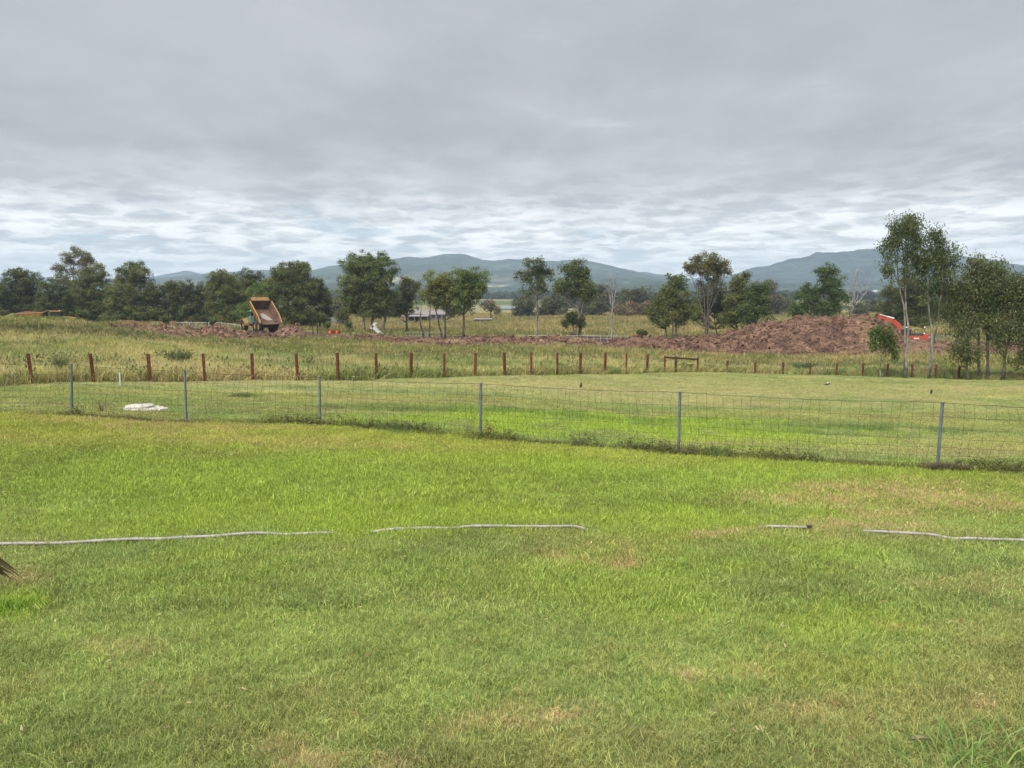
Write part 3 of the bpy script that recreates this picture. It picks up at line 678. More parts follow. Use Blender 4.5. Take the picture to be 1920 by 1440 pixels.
def clod_src():
    rng = np.random.default_rng(8); import bmesh
    bm = bmesh.new(); bmesh.ops.create_icosphere(bm, subdivisions=1, radius=.5)
    for v in bm.verts: v.co *= rng.uniform(.65, 1.25); v.co.z *= .7
    me = bpy.data.meshes.new('clod'); bm.to_mesh(me); bm.free(); a = me.attributes.new('shade', 'FLOAT_COLOR', 'POINT')
    a.data.foreach_set('color', np.ones(4*len(me.vertices), np.float32)); me.materials.append(M['clodm']); return bpy.data.objects.new('clod', me)
M['clodm'] = mat('soil_clod', attr='tint', inst=True, var=.25, rough=1, spec=.05)
CLOD = clod_src()
for o in [o for o in C.objects if o.name.startswith(('dirt_', 'tipped_'))]:
    me = o.data; nv = len(me.vertices); co = np.empty(nv*3, np.float32); me.vertices.foreach_get('co', co); co = co.reshape(-1, 3)
    tt = np.empty(nv*4, np.float32); me.attributes['tint'].data.foreach_get('color', tt); tt = tt.reshape(-1, 4)[:, :3]
    g = gz(co[:, 0], co[:, 1]); ok = np.where(co[:, 2] > g+.05)[0]; n = int(len(ok)*.42); rng = np.random.default_rng(nv)
    if 'rounded' in o['label']: n = int(n*.4)
    ii = rng.choice(ok, n); s = rng.lognormal(-1.95, .6, n).clip(.05, .75)
    P_ = co[ii]+rng.normal(0, .12, (n, 3))*np.array([1, 1, .2]); tone = rng.uniform(.55, 1.5, (n, 1))
    scatter('clods', P_, np.stack([s*rng.uniform(.8, 1.5, n), s, s*rng.uniform(.5, 1, n)], 1), rng.uniform(0, 6.28, (n, 3)), tt[ii]*tone, CLOD, parent=o)
# ------------------------------------------------------------------ trees
def tree(name, label, px, D, crown, base_py=None, fork=.42, trunks=None, leaf=(.060, .088, .036), leafsz=.27, clump=None, per=None, lean=0, bark='bark',
         seed=1, tr=.26, fill=1.0, droop=0., cat='tree', group=None, twigs=True, thin=1.0, collapse=.75):
    rng = np.random.default_rng(seed*31+5)
    s = D/F
    base = onland(px, D)
    if base_py is not None: pass
    root = empty(name, base, 0, label, cat, group)
    W = lambda qx, qy, dy=0.: np.array(at(qx, qy, D))+np.array([0, dy, 0])-np.array(base)
    clump = clump or (.90 if D > 100 else .62)
    lv = []; centers = []; tints = []
    for e in crown:
        cx, cy, rx, ry = e[:4]; dn = e[4] if len(e) > 4 else 1.0
        c = W(cx, cy); ax, az = rx*s, ry*s; ay = ax*collapse
        n = max(5, int(fill*dn*6.5*(ax*az)/(clump**2)))
        d = rng.normal(size=(n, 3)); d /= np.linalg.norm(d, axis=1)[:, None]
        r = rng.uniform(.15, 1, n)**.6
        rad = np.stack([np.maximum(ax-clump*.12, .2)*np.ones(n), np.maximum(ay-clump*.4, .2)*np.ones(n), np.maximum(az-clump*.15, .2)*np.ones(n)], 1)
        p = c+d*r[:, None]*rad*(1+rng.normal(0, .09, (n, 1)))
        centers.append(p)
    P = np.concatenate(centers); n = len(P)
    per_n = per or (100 if D > 100 else 150)
    cs = clump*rng.uniform(.55, 1.25, n)
    nl = (per_n*(cs/clump)**1.7).astype(int)+12
    ids = np.repeat(np.arange(n), nl); m = len(ids)
    d = rng.normal(size=(m, 3)); d /= np.linalg.norm(d, axis=1)[:, None]
    d[:, 2] = np.where((d[:, 2] < -.2) & (rng.uniform(size=m) < .55), -d[:, 2]*.7, d[:, 2]) if not droop else d[:, 2]
    rr = cs[ids]*rng.uniform(.15, 1.12, m)**.75
    q = P[ids]+d*rr[:, None]*np.array([1.0, 1.0, .92])
    if droop: q[:, 2] -= np.abs(rng.normal(0, droop, m))*cs[ids]
    q[:, 2] = np.maximum(q[:, 2], .25)
    # leaf quads
    L = leafsz*rng.uniform(.6, 1.3, m); a = rng.normal(size=(m, 3))
    if droop: a[:, 2] = -np.abs(a[:, 2])*2.2
    a /= np.linalg.norm(a, axis=1)[:, None]
    b = np.cross(a, rng.normal(size=(m, 3))); b /= np.linalg.norm(b, axis=1)[:, None]+1e-9
    A = a*L[:, None]*.5; B = b*L[:, None]*(.20 if droop else .30)
    kk = 3 if D > 100 else 4
    v = (np.stack([q-A, q+A+B, q+A-B], 1) if kk == 3 else np.stack([q-A, q+B, q+A, q-B], 1)).reshape(-1, 3)
    f = np.arange(kk*m).reshape(-1, kk)
    ct = rng.uniform(.72, 1.30, n)[ids]*rng.uniform(.75, 1.3, m)
    warm = rng.uniform(0, 1, n)[ids]
    col = np.array(leaf)[None]*np.array([1.50, 1.42, 1.22])*ct[:, None]*np.stack([1+.30*(warm-.4), 1+.05*warm, 1-.15*warm], 1)
    me = np_mesh('crown', v, f, np.repeat(col, kk, 0))
    link('crown', me, M['leaf'], root)
    # trunks and limbs
    mb = MB(); H = P[:, 2].max()
    trunks = trunks or [(px, [])]
    tps = []
    for tx, way in trunks:
        tb = onland(tx, D) if tx != px else base
        p0 = np.array(tb)-np.array(base); p0[2] -= .15
        pts = [p0]+[W(a_, b_, rng.normal(0, .3)) for a_, b_ in way]
        if not way:
            c0 = P.mean(0); pts += [p0*.55+c0*.45+np.array([lean, 0, 0]), c0, np.array([c0[0]*.6+P[P[:, 2].argmax(), 0]*.4, c0[1], H*.9])]
        # resample with slight wander
        pp = [pts[0]]
        for i in range(1, len(pts)):
            for k in range(1, 4):
                t = k/3; q_ = pts[i-1]*(1-t)+pts[i]*t
                if k < 3: q_ = q_+rng.normal(0, .012*np.linalg.norm(pts[i]-pts[i-1])+.02, 3)*np.array([1, 1, .2])
                pp.append(q_)
        pp = np.array(pp); rad = np.linspace(tr, tr*.22, len(pp)); rad[0] *= 1.35
        mb.tube(pp, list(rad), 8); tps.append((pp, rad))
    idx = rng.permutation(n)[:int(min(n*.6, 110)*thin)]
    for i in idx:
        c = P[i]; best = None
        for pp, rad in tps:
            hor = np.linalg.norm((pp-c)[:, :2], axis=1); want = c[2]-.75*hor-.5
            k = np.argmin(np.abs(pp[:, 2]-want)+.15*hor+(pp[:, 2] > c[2])*3+(pp[:, 2] < H*.16)*6)
            sc_ = np.linalg.norm(pp[k]-c)
            if best is None or sc_ < best[0]: best = (sc_, pp[k], rad[k])
        _, a0, r0 = best; L_ = best[0]
        mid = (a0+c)/2+np.array([0, 0, -.10*L_])+rng.normal(0, .05*L_, 3)
        q1 = a0*.75+mid*.25+rng.normal(0, .02*L_, 3)
        r1 = min(r0*.55, .035+.016*L_)
        mb.tube([a0, (a0+mid)/2, mid, (mid+c)/2+np.array([0, 0, .04*L_]), c], [r1, r1*.85, r1*.65, r1*.45, .012], 5, cap=False)
    mb.build('trunk', M[bark], root, smooth=True)
    return root
DK = (.058, .071, .029); MD = (.076, .093, .034); LT = (.105, .122, .040); OL = (.088, .092, .044); HZ = (.062, .070, .042)
WL = 'trees of the dark wood on the left'
# the dark wood on the left, 165-190 m away
tree('gum_tree', 'dark round-topped tree at the left edge, above the loaded truck body', 40, 176, [(45, 528, 38, 27), (30, 565, 50, 35), (70, 585, 45, 28)], seed=1, leaf=DK, group=WL)
tree('gum_tree', 'low dark tree cut by the left edge of the picture', -22, 172, [(-15, 545, 32, 28), (-10, 580, 40, 32)], seed=2, leaf=DK, group=WL)
tree('gum_tree', 'tallest thin-crowned gum of the left wood, sky showing through', 137, 186, [(142, 487, 28, 22), (165, 487, 13, 14, .7), (110, 508, 15, 18, .6), (128, 520, 22, 22, .4)], seed=3, leaf=OL, fill=.75, tr=.22, bark='bark_pale', group=WL)
tree('gum_tree', 'full dark tree just right of the tallest thin gum', 172, 178, [(172, 518, 32, 22), (165, 550, 45, 34), (190, 585, 48, 30), (150, 585, 36, 24)], seed=4, leaf=MD, group=WL)
tree('gum_tree', 'dense low tree behind the cab of the loaded truck', 105, 170, [(105, 553, 36, 32), (100, 590, 42, 24)], seed=5, leaf=DK, group=WL)
tree('gum_tree', 'rounded tree with clustered crown above the pair of grey poles', 252, 176, [(250, 510, 34, 21), (262, 530, 26, 16, .8), (225, 530, 12, 14)], seed=6, leaf=MD, group=WL, thin=1)
tree('gum_tree', 'bushy dark tree filling the gap under the clustered crown', 228, 170, [(228, 560, 36, 34), (240, 592, 50, 24)], seed=7, leaf=MD, group=WL)
tree('gum_tree', 'dark tree behind the curved street lamp', 292, 172, [(285, 555, 26, 26), (290, 588, 46, 28)], seed=8, leaf=DK, group=WL)
tree('gum_tree', 'two-lobed tree between the street lamp and the black pole', 338, 174, [(318, 545, 20, 18), (344, 545, 24, 20), (338, 580, 44, 34)], seed=9, leaf=DK, group=WL)
tree('gum_tree', 'small round tree right above the black pole', 384, 176, [(381, 546, 17, 16), (382, 582, 34, 32)], seed=10, leaf=DK, group=WL)
tree('gum_tree', 'broad mid-green tree left of the tipped truck', 425, 170, [(420, 522, 28, 19), (402, 535, 16, 14), (428, 555, 42, 34), (430, 590, 44, 26)], seed=11, leaf=MD, group=WL)
tree('gum_tree', 'dark tree peeking over the tipped truck body', 466, 178, [(468, 525, 26, 18), (462, 555, 34, 32)], seed=12, leaf=DK, group=WL)
tree('gum_tree', 'yellower bushy tree right behind the tipped truck body', 484, 164, [(487, 553, 27, 24), (478, 588, 36, 26)], seed=13, leaf=(.078, .112, .034), group=WL)
tree('gum_tree', 'largest dense tree of the left wood, just right of the tipped truck', 548, 168, [(545, 512, 42, 24), (560, 532, 40, 26), (520, 535, 28, 26), (545, 565, 56, 36), (560, 595, 52, 20)], seed=14, leaf=MD, group=WL)
tree('gum_tree', 'rounded dark lobe tree at the right end of the left wood', 600, 172, [(596, 540, 17, 18), (604, 570, 24, 34), (598, 595, 30, 18)], seed=15, leaf=DK, group=WL)
# middle trees
tree('gum_tree', 'tall broad-crowned gum with many pale stems, behind the white frame', 690, 150, [(672, 497, 34, 24), (708, 500, 34, 26), (690, 525, 58, 28), (664, 555, 36, 34, 1.0), (714, 560, 36, 34, 1.0), (690, 580, 44, 22, .8)],
     trunks=[(684, [(682, 590), (676, 540), (668, 505)]), (697, [(699, 585), (704, 540), (712, 500)]), (716, [(722, 590), (730, 550), (735, 520)])], seed=21, leaf=(.075, .098, .040), bark='bark_pale', tr=.3)
tree('gum_tree', 'dark scrubby tree between the broad gum and the house', 763, 158, [(768, 540, 24, 22), (758, 570, 26, 26, .8)], seed=22, leaf=DK, fill=.9)
tree('gum_tree', 'understorey tree in front of the grey paling fence', 655, 165, [(652, 570, 22, 22, .7), (640, 590, 20, 14)], seed=23, leaf=OL, fill=.8)
tree('gum_tree', 'leaning multi-stem tree standing in front of the house', 822, 130, [(825, 533, 34, 26), (806, 558, 26, 24, .8), (845, 560, 26, 26, .8)],
     trunks=[(829, [(822, 600), (815, 575), (805, 550)]), (805, [(806, 600), (806, 570)]), (834, [(834, 600), (838, 570), (836, 535)]), (794, [(788, 600), (790, 575)])], seed=24, leaf=LT, tr=.17, bark='bark_dark')
tree('gum_tree', 'lollipop-shaped gum on one straight dark trunk right of the house', 869, 129, [(880, 522, 34, 24), (890, 545, 32, 22), (866, 545, 24, 22), (875, 575, 24, 18, .5)],
     trunks=[(869, [(869, 590), (871, 560), (880, 525)])], seed=25, leaf=(.082, .115, .040), tr=.2, bark='bark_dark')
tree('gum_tree', 'airy tall gum with a spindly crown against the hills', 1007, 128, [(1004, 500, 22, 20, .8), (980, 522, 20, 14, .7), (1008, 530, 28, 26, .8), (1024, 515, 14, 22, .7), (990, 548, 16, 12, .5)],
     trunks=[(1007, [(1008, 590), (1006, 550), (1004, 495)])], seed=26, leaf=(.070, .090, .044), fill=.72, tr=.19, bark='bark_pale', clump=.85)
tree('gum_tree', 'fuller gum on a pale forked trunk beside the airy one', 1086, 127, [(1080, 508, 28, 20), (1075, 532, 38, 22), (1095, 550, 24, 26), (1050, 540, 16, 20, .6)],
     trunks=[(1087, [(1087, 595), (1080, 570), (1065, 535)]), (1089, [(1089, 590), (1096, 560), (1092, 515)])], seed=27, leaf=(.066, .092, .038), tr=.24, bark='bark_pale', clump=.95)
tree('sapling', 'small dark sapling tucked under the pale forked gum', 1075, 126, [(1070, 596, 12, 14), (1090, 605, 9, 14, .8), (1060, 608, 6, 7)], seed=28, leaf=DK, tr=.10, clump=.6)
tree('low_bush', 'flat umbrella-shaped bush alone behind the low wire fence', 1204, 128, [(1204, 624, 10, 3.5)], seed=29, leaf=DK, tr=.05, clump=.35, cat='bush', fill=2)
# clump right of centre
tree('gum_tree', 'column-like gum at the left end of the roadside clump', 1268, 128, [(1265, 530, 22, 20), (1262, 562, 30, 34), (1282, 590, 32, 28)], seed=31, leaf=MD, trunks=[(1268, [(1267, 590), (1266, 545)])], tr=.2)
tree('gum_tree', 'low leaning tree left of the column-like gum', 1248, 122, [(1236, 575, 20, 22), (1248, 600, 28, 16, .7), (1226, 590, 14, 18)], trunks=[(1254, [(1246, 605), (1238, 580)]), (1262, [(1262, 600), (1254, 575)])], seed=32, leaf=MD, tr=.13)
tree('gum_tree', 'umbrella-crowned gum with bare upper limbs, tallest of the roadside clump', 1322, 132, [(1325, 492, 36, 17), (1300, 505, 22, 17), (1352, 508, 18, 20), (1330, 512, 34, 16, .5), (1325, 530, 34, 14, .3)],
     trunks=[(1322, [(1322, 590), (1318, 540), (1310, 505)]), (1326, [(1328, 590), (1334, 540), (1345, 505)]), (1323, [(1322, 595), (1308, 555), (1296, 515)]), (1324, [(1326, 585), (1326, 540), (1328, 500)]), (1325, [(1329, 590), (1345, 550), (1358, 518)])], seed=33, leaf=OL, tr=.13, bark='bark', fill=.9, clump=.9)
tree('gum_tree', 'dull thin-leaved tree under the umbrella crown', 1345, 138, [(1340, 562, 36, 38, .8), (1310, 585, 26, 28, .9), (1360, 590, 30, 24, .9)], seed=34, leaf=(.072, .080, .050), tr=.14, fill=.8)
tree('gum_tree', 'dark pointed tree between umbrella gum and the last dense one', 1382, 130, [(1386, 535, 19, 20), (1380, 566, 28, 30), (1372, 595, 30, 20), (1399, 518, 8, 7)], seed=35, leaf=MD, tr=.17)
tree('gum_tree', 'dense egg-shaped tree at the right end of the roadside clump', 1420, 128, [(1422, 550, 25, 23), (1425, 580, 29, 30), (1402, 592, 26, 24)], seed=36, leaf=(.056, .085, .034), tr=.17)
tree('gum_tree', 'round leafy tree rising behind the flat top of the stockpile', 1545, 135, [(1550, 512, 22, 18), (1555, 535, 30, 24), (1520, 555, 32, 24), (1570, 565, 24, 22), (1500, 580, 26, 14, .8), (1545, 580, 40, 16)],
     seed=37, leaf=(.056, .088, .034), tr=.22, bark='bark_pale')
tree('gum_tree', 'big dark tree behind the two tall slender gums', 1700, 142, [(1700, 545, 40, 30), (1680, 575, 36, 32), (1722, 575, 36, 34), (1700, 600, 48, 16)], seed=38, leaf=DK, tr=.25)
tree('gum_tree', 'dark tree behind the roadside trunks near the right edge', 1800, 150, [(1790, 565, 40, 30), (1810, 590, 46, 22)], seed=39, leaf=DK)
# hazier trees behind
HG = 'hazy trees at the far side of the tan field'
for i, (px, D, cr, lf, lab) in enumerate([
    (985, 285, [(985, 575, 28, 22), (980, 590, 24, 14)], HZ, 'round dark tree left of the airy gum, at the edge of the tan field'),
    (1035, 290, [(1035, 572, 34, 20), (1040, 590, 34, 14)], HZ, 'wide dark tree seen between the airy gum and the pale forked gum'),
    (1112, 285, [(1108, 578, 36, 18), (1112, 592, 36, 12)], HZ, 'low dark tree right behind the pale forked gum'),
    (1132, 330, [(1130, 552, 20, 18), (1132, 578, 26, 18)], (.062, .070, .048), 'taller hazy tree left of the bare dead tree'),
    (1190, 320, [(1190, 557, 36, 18), (1188, 580, 40, 16)], HZ, 'dome-shaped hazy tree right of the bare dead tree'),
    (1182, 280, [(1180, 583, 34, 18)], (.110, .080, .056), 'russet-brown low tree beneath the dome-shaped one'),
    (1225, 282, [(1222, 582, 26, 16)], (.105, .080, .056), 'second russet-brown low tree, next to the roadside clump'),
    (920, 255, [(918, 572, 15, 11), (928, 584, 12, 8)], (.120, .110, .090), 'small grey spreading tree alone on the tan field right of the house'),
    (1443, 300, [(1442, 540, 19, 15), (1450, 562, 26, 14), (1440, 585, 24, 12)], (.082, .080, .064), 'grey hazy tree behind the dense egg-shaped tree'),
    (1478, 340, [(1475, 572, 16, 12), (1462, 585, 20, 10)], HZ, 'far dark clump left of the leafy tree on the stockpile'),
    (1630, 330, [(1632, 575, 18, 14), (1650, 582, 20, 12)], HZ, 'far dark clump just left of the big dark tree'),
    (1600, 300, [(1605, 580, 22, 14)], HZ, 'low tree behind the foot of the bare branching tree'),
    (730, 260, [(735, 575, 30, 24), (725, 590, 30, 12)], HZ, 'shaded tree behind the grey paling fence, left of the house'),
    (850, 280, [(845, 578, 26, 18)], HZ, 'hazy tree showing behind the roof of the house'),
    (625, 250, [(628, 575, 18, 20), (622, 590, 22, 12)], HZ, 'slim hazy tree above the pale vehicle roof'),
    (1765, 260, [(1765, 575, 30, 18), (1770, 590, 34, 10)], HZ, 'low hazy tree in the gap right of the slender gums')]):
    tree('distant_tree', lab, px, D, cr, seed=60+i, leaf=lf, leafsz=.62, clump=1.7, per=70, group=HG, tr=.3)
# the gums growing along the rusty fence
NG = 'slender gums growing along the rusty-post fence'
tree('slender_gum', 'tallest slender gum, its trunk rising in front of the excavator', 1697, 59.4, [(1690, 432, 30, 32), (1708, 420, 24, 24), (1668, 470, 18, 26, .7), (1712, 462, 26, 34, .8), (1662, 505, 8, 12, .8), (1700, 505, 26, 24, .35), (1730, 500, 18, 30, .5)],
     trunks=[(1697, [(1702, 640), (1703, 560), (1700, 490), (1694, 420)]), (1697, [(1701, 600), (1690, 520), (1684, 450)])], seed=91, leaf=(.060, .080, .038), leafsz=.20, tr=.10, bark='bark_pale', droop=.5, fill=.82, group=NG, clump=.60, per=110)
tree('slender_gum', 'slender gum forking low, second from the left of the tall pair', 1742, 59.0, [(1755, 455, 28, 34), (1778, 490, 22, 34), (1740, 500, 30, 40, .6), (1760, 540, 34, 40, .6), (1770, 580, 22, 22, .4)],
     trunks=[(1742, [(1742, 670), (1744, 590), (1738, 530), (1745, 470)]), (1742, [(1746, 660), (1758, 600), (1762, 520), (1768, 480)])], seed=92, leaf=(.058, .080, .038), leafsz=.20, tr=.09, bark='bark_pale', droop=.5, fill=.80, group=NG, clump=.60, per=110)
tree('slender_gum', 'small weeping gum with a bent pale stem, below the excavator boom', 1649, 60.0, [(1652, 622, 20, 16), (1640, 630, 14, 16), (1668, 634, 12, 14), (1678, 650, 10, 12, .5)],
     trunks=[(1649, [(1654, 685), (1656, 650), (1654, 625)])], seed=93, leaf=(.068, .098, .034), leafsz=.22, tr=.06, bark='bark_pale', droop=1.0, fill=.9, group=NG, clump=.40, per=70)
for i, (px, cr, tw, lab) in enumerate([
    (1838, [(1835, 500, 30, 28), (1820, 535, 34, 30), (1850, 550, 34, 34, .8), (1800, 570, 26, 32, .8)], [(1838, [(1836, 640), (1842, 560), (1835, 490)])], 'dense gum on a dark trunk at the left of the right-edge cluster'),
    (1853, [(1865, 500, 24, 28), (1858, 545, 36, 34), (1860, 600, 36, 32, .7)], [(1854, [(1856, 640), (1858, 570), (1864, 500)])], 'highest gum of the right-edge cluster, on a leaning grey trunk'),
    (1815, [(1813, 610, 28, 34, .8), (1812, 655, 30, 30, .9)], [(1815, [(1814, 680), (1813, 620)])], 'low pale-stemmed gum whose leaves hang in front of the fence'),
    (1880, [(1895, 530, 30, 30), (1905, 575, 32, 40), (1885, 620, 28, 30, .7)], [(1880, [(1888, 650), (1895, 560)])], 'gum with twin pale stems near the right edge'),
    (1925, [(1925, 545, 36, 40), (1930, 610, 40, 40), (1910, 660, 26, 26, .8)], [(1925, [(1926, 640), (1928, 560)])], 'gum cut by the right edge of the picture')]):
    tree('slender_gum', lab, px, 58.5-i*.35, cr, trunks=tw, seed=101+i, leaf=(.062, .082, .038) if i % 2 else (.068, .084, .040), leafsz=.20, tr=.12, bark='bark', droop=.7, fill=.95, group=NG, clump=.62, per=90)
# dead trees
def dead_tree(label, px, D, stems, seed, r0):
    rng = np.random.default_rng(seed); base = onland(px, D); root = empty('dead_tree', base, 0, label, 'tree')
    W = lambda qx, qy: np.array(at(qx, qy, D))-np.array(base)
    mb = MB(); br = MB()
    for j, way in enumerate(stems):
        pts = [np.array([0, 0, -.1]) if j == 0 else W(*way[0])]+[W(*w)+np.array([0, rng.normal(0, .3), 0]) for w in (way if j == 0 else way[1:])]
        pp = []
        for i in range(len(pts)-1):
            for k in range(4): pp.append(pts[i]*(1-k/4)+pts[i+1]*k/4+rng.normal(0, .05, 3))
        pp.append(pts[-1]); rad = np.linspace(r0 if j == 0 else r0*.55, .02, len(pp))
        mb.tube(pp, list(rad), 6)
        for i in range(len(pp)//3, len(pp)-1):
            for _ in range(2):
                L = rng.uniform(.5, 1.6); d = np.array([rng.normal(0, .6), rng.normal(0, .6), rng.uniform(.4, 1)]); d /= np.linalg.norm(d)
                br.tube([pp[i], pp[i]+d*L*.5, pp[i]+d*L+np.array([0, 0, .15])], [.035, .025, .01], 4, cap=False)
    mb.build('trunk', M['grey_wood'], root, smooth=True); br.build('branches', M['grey_wood'], root)
dead_tree('bare upright dead tree with a few thin stems, alone right of centre', 1147, 127, [[(1147, 600), (1148, 560), (1146, 512)], [(1148, 585), (1153, 550), (1155, 516)], [(1147, 575), (1142, 545), (1143, 520)]], 5, .20)
dead_tree('bare branching dead tree left of the tall slender gums', 1597, 133, [[(1598, 590), (1602, 560), (1604, 500)], [(1598, 585), (1612, 550), (1620, 510)], [(1598, 580), (1590, 545), (1594, 505)], [(1602, 575), (1622, 548), (1633, 520)], [(1600, 570), (1607, 530), (1610, 498)]], 6, .17)
# far wood: reads as one mass
def far_wood():
    rng = np.random.default_rng(99); src = []
    n = 700; m = n
    q = rng.normal(size=(n, 3)); q /= np.linalg.norm(q, axis=1)[:, None]; q[:, 2] = np.abs(q[:, 2])
    q = q*rng.uniform(.5, 1, (n, 1))*np.array([5.5, 5.5, 7.5])+np.array([0, 0, 1.5])
    a = rng.normal(size=(n, 3)); a /= np.linalg.norm(a, axis=1)[:, None]; b = np.cross(a, rng.normal(size=(n, 3))); b /= np.linalg.norm(b, axis=1)[:, None]
    v = np.stack([q-a*1.1, q+b*.8, q+a*1.1, q-b*.8], 1).reshape(-1, 3)
    me = np_mesh('far_tree', v, np.arange(4*n).reshape(-1, 4)); sh = me.attributes.new('shade', 'FLOAT_COLOR', 'POINT')
    c = np.ones((4*n, 4), np.float32); c[:, :3] = np.repeat(rng.uniform(.7, 1.3, (n, 1)), 4, 0); sh.data.foreach_set('color', c.ravel())
    me.materials.append(M['blade']); src = bpy.data.objects.new('far_tree', me)
    y = np.exp(rng.uniform(math.log(430), math.log(2300), 16000)); u = rng.uniform(-.95, .95, 16000); x = u*y
    k = (fbm(x, y, 330, 3, 85) > .505) | (fbm(x, y*.45, 90, 2, 88) > .72); k &= rng.uniform(size=len(x)) < .9
    # open flats seen in the gap right of the house
    k &= ~((np.abs(u+.018) < .02) & (y < 900) & (y > 440)); x, y = x[k], y[k]; n = len(x)
    s = rng.uniform(.7, 1.25, n)*np.where(y < 700, .8, 1.0)
    t = np.array([.052, .066, .040])*rng.uniform(.8, 1.3, (n, 1))
    scatter('far_woodland', np.stack([x, y, gz(x, y)], 1), np.stack([s, s, s*rng.uniform(.8, 1.1, n)], 1), np.stack([x*0, x*0, rng.uniform(0, 6.28, n)], 1), t, src)
far_wood()
# ------------------------------------------------------------------ wire fence in front
def G3(x, y): return Vector((x, y, float(gz(x, y))))
def near_fence():
    tops = {-330: 668, -95: 676, 134: 683, 349: 695, 600: 707, 901: 719, 1272: 735, 1757: 755, 2330: 779}
    root = empty('wire_fence', onland(960, 15.9), 0, 'sagging wire mesh fence on six grey steel posts crossing the lawn', 'fence')
    ro = Vector(root.location); P = []
    for px, D, _u in NEAR:
        b = onland(px, D); t = Vector((b.x, b.y, 0)); w = ray(px, tops[px])[1]*D
        t.z = w; tilt = {134: .075, 349: .03, 1757: .02, 901: .015, 600: .02}.get(px, 0.); t.x += tilt
        P.append((b, t))
    for b, t in P:
        mb = MB(); d = (t-b)
        mb.tube([b-Vector((0, 0, .25))-ro, t-ro], .028, 10)
        p = mb.build('post', M['galv'], root, smooth=False)
        cap = MB().tube([t-ro, t-ro+Vector((0, 0, .012))], .031, 10).build('cap', M['galv'], p)
    rng = np.random.default_rng(4); rows = [1.0, .79, .61, .455, .32, .19, .06]
    # fence plane sampled along its length
    S = []
    for i in range(len(P)-1):
        b0, t0 = P[i]; b1, t1 = P[i+1]; L = (b1-b0).length; n = max(2, int(L/.165))
        for k in range(n): S.append((i, k/n, L))
    S.append((len(P)-2, 1.0, 1.0))
    def pt(i, f, r):
        b0, t0 = P[i]; b1, t1 = P[i+1]; b = b0.lerp(b1, f); t = t0.lerp(t1, f); b = Vector((b.x, b.y, float(gz(b.x, b.y))+.02))
        sag = math.sin(math.pi*f)
        t = t-Vector((0, 0, .035*sag))
        return b.lerp(t, r)+Vector((.0, -.034, 0))
    wob = rng.normal(0, 1, (len(S), len(rows)))
    for j in range(1, len(rows)): wob[:, j] = .6*wob[:, j-1]+.8*wob[:, j]
    pts = [[None]*len(rows) for _ in S]
    shear = [math.sin(i*.37)*.02+math.sin(i*.11+1)*.03 for i in range(len(S))]
    for a, (i, f, L) in enumerate(S):
        for j, r in enumerate(rows):
            p = pt(i, f, r); low = 1-r
            p = p+Vector((wob[a, j]*.024+shear[a]*math.sin(r*5+a*.05), wob[a, j]*.008, rng.normal(0, .004)))
            pts[a][j] = p
    for j, r in enumerate(rows):
        MB().tube([pts[a][j]-ro for a in range(len(S))], .0040 if j == 0 else .0023, 4, cap=False).build('line_wire', M['wire'], root)
    for a in range(len(S)):
        MB().tube([pts[a][j]-ro for j in range(len(rows))], .0021, 4, cap=False).build('stay_wire', M['wire'], root)
near_fence()

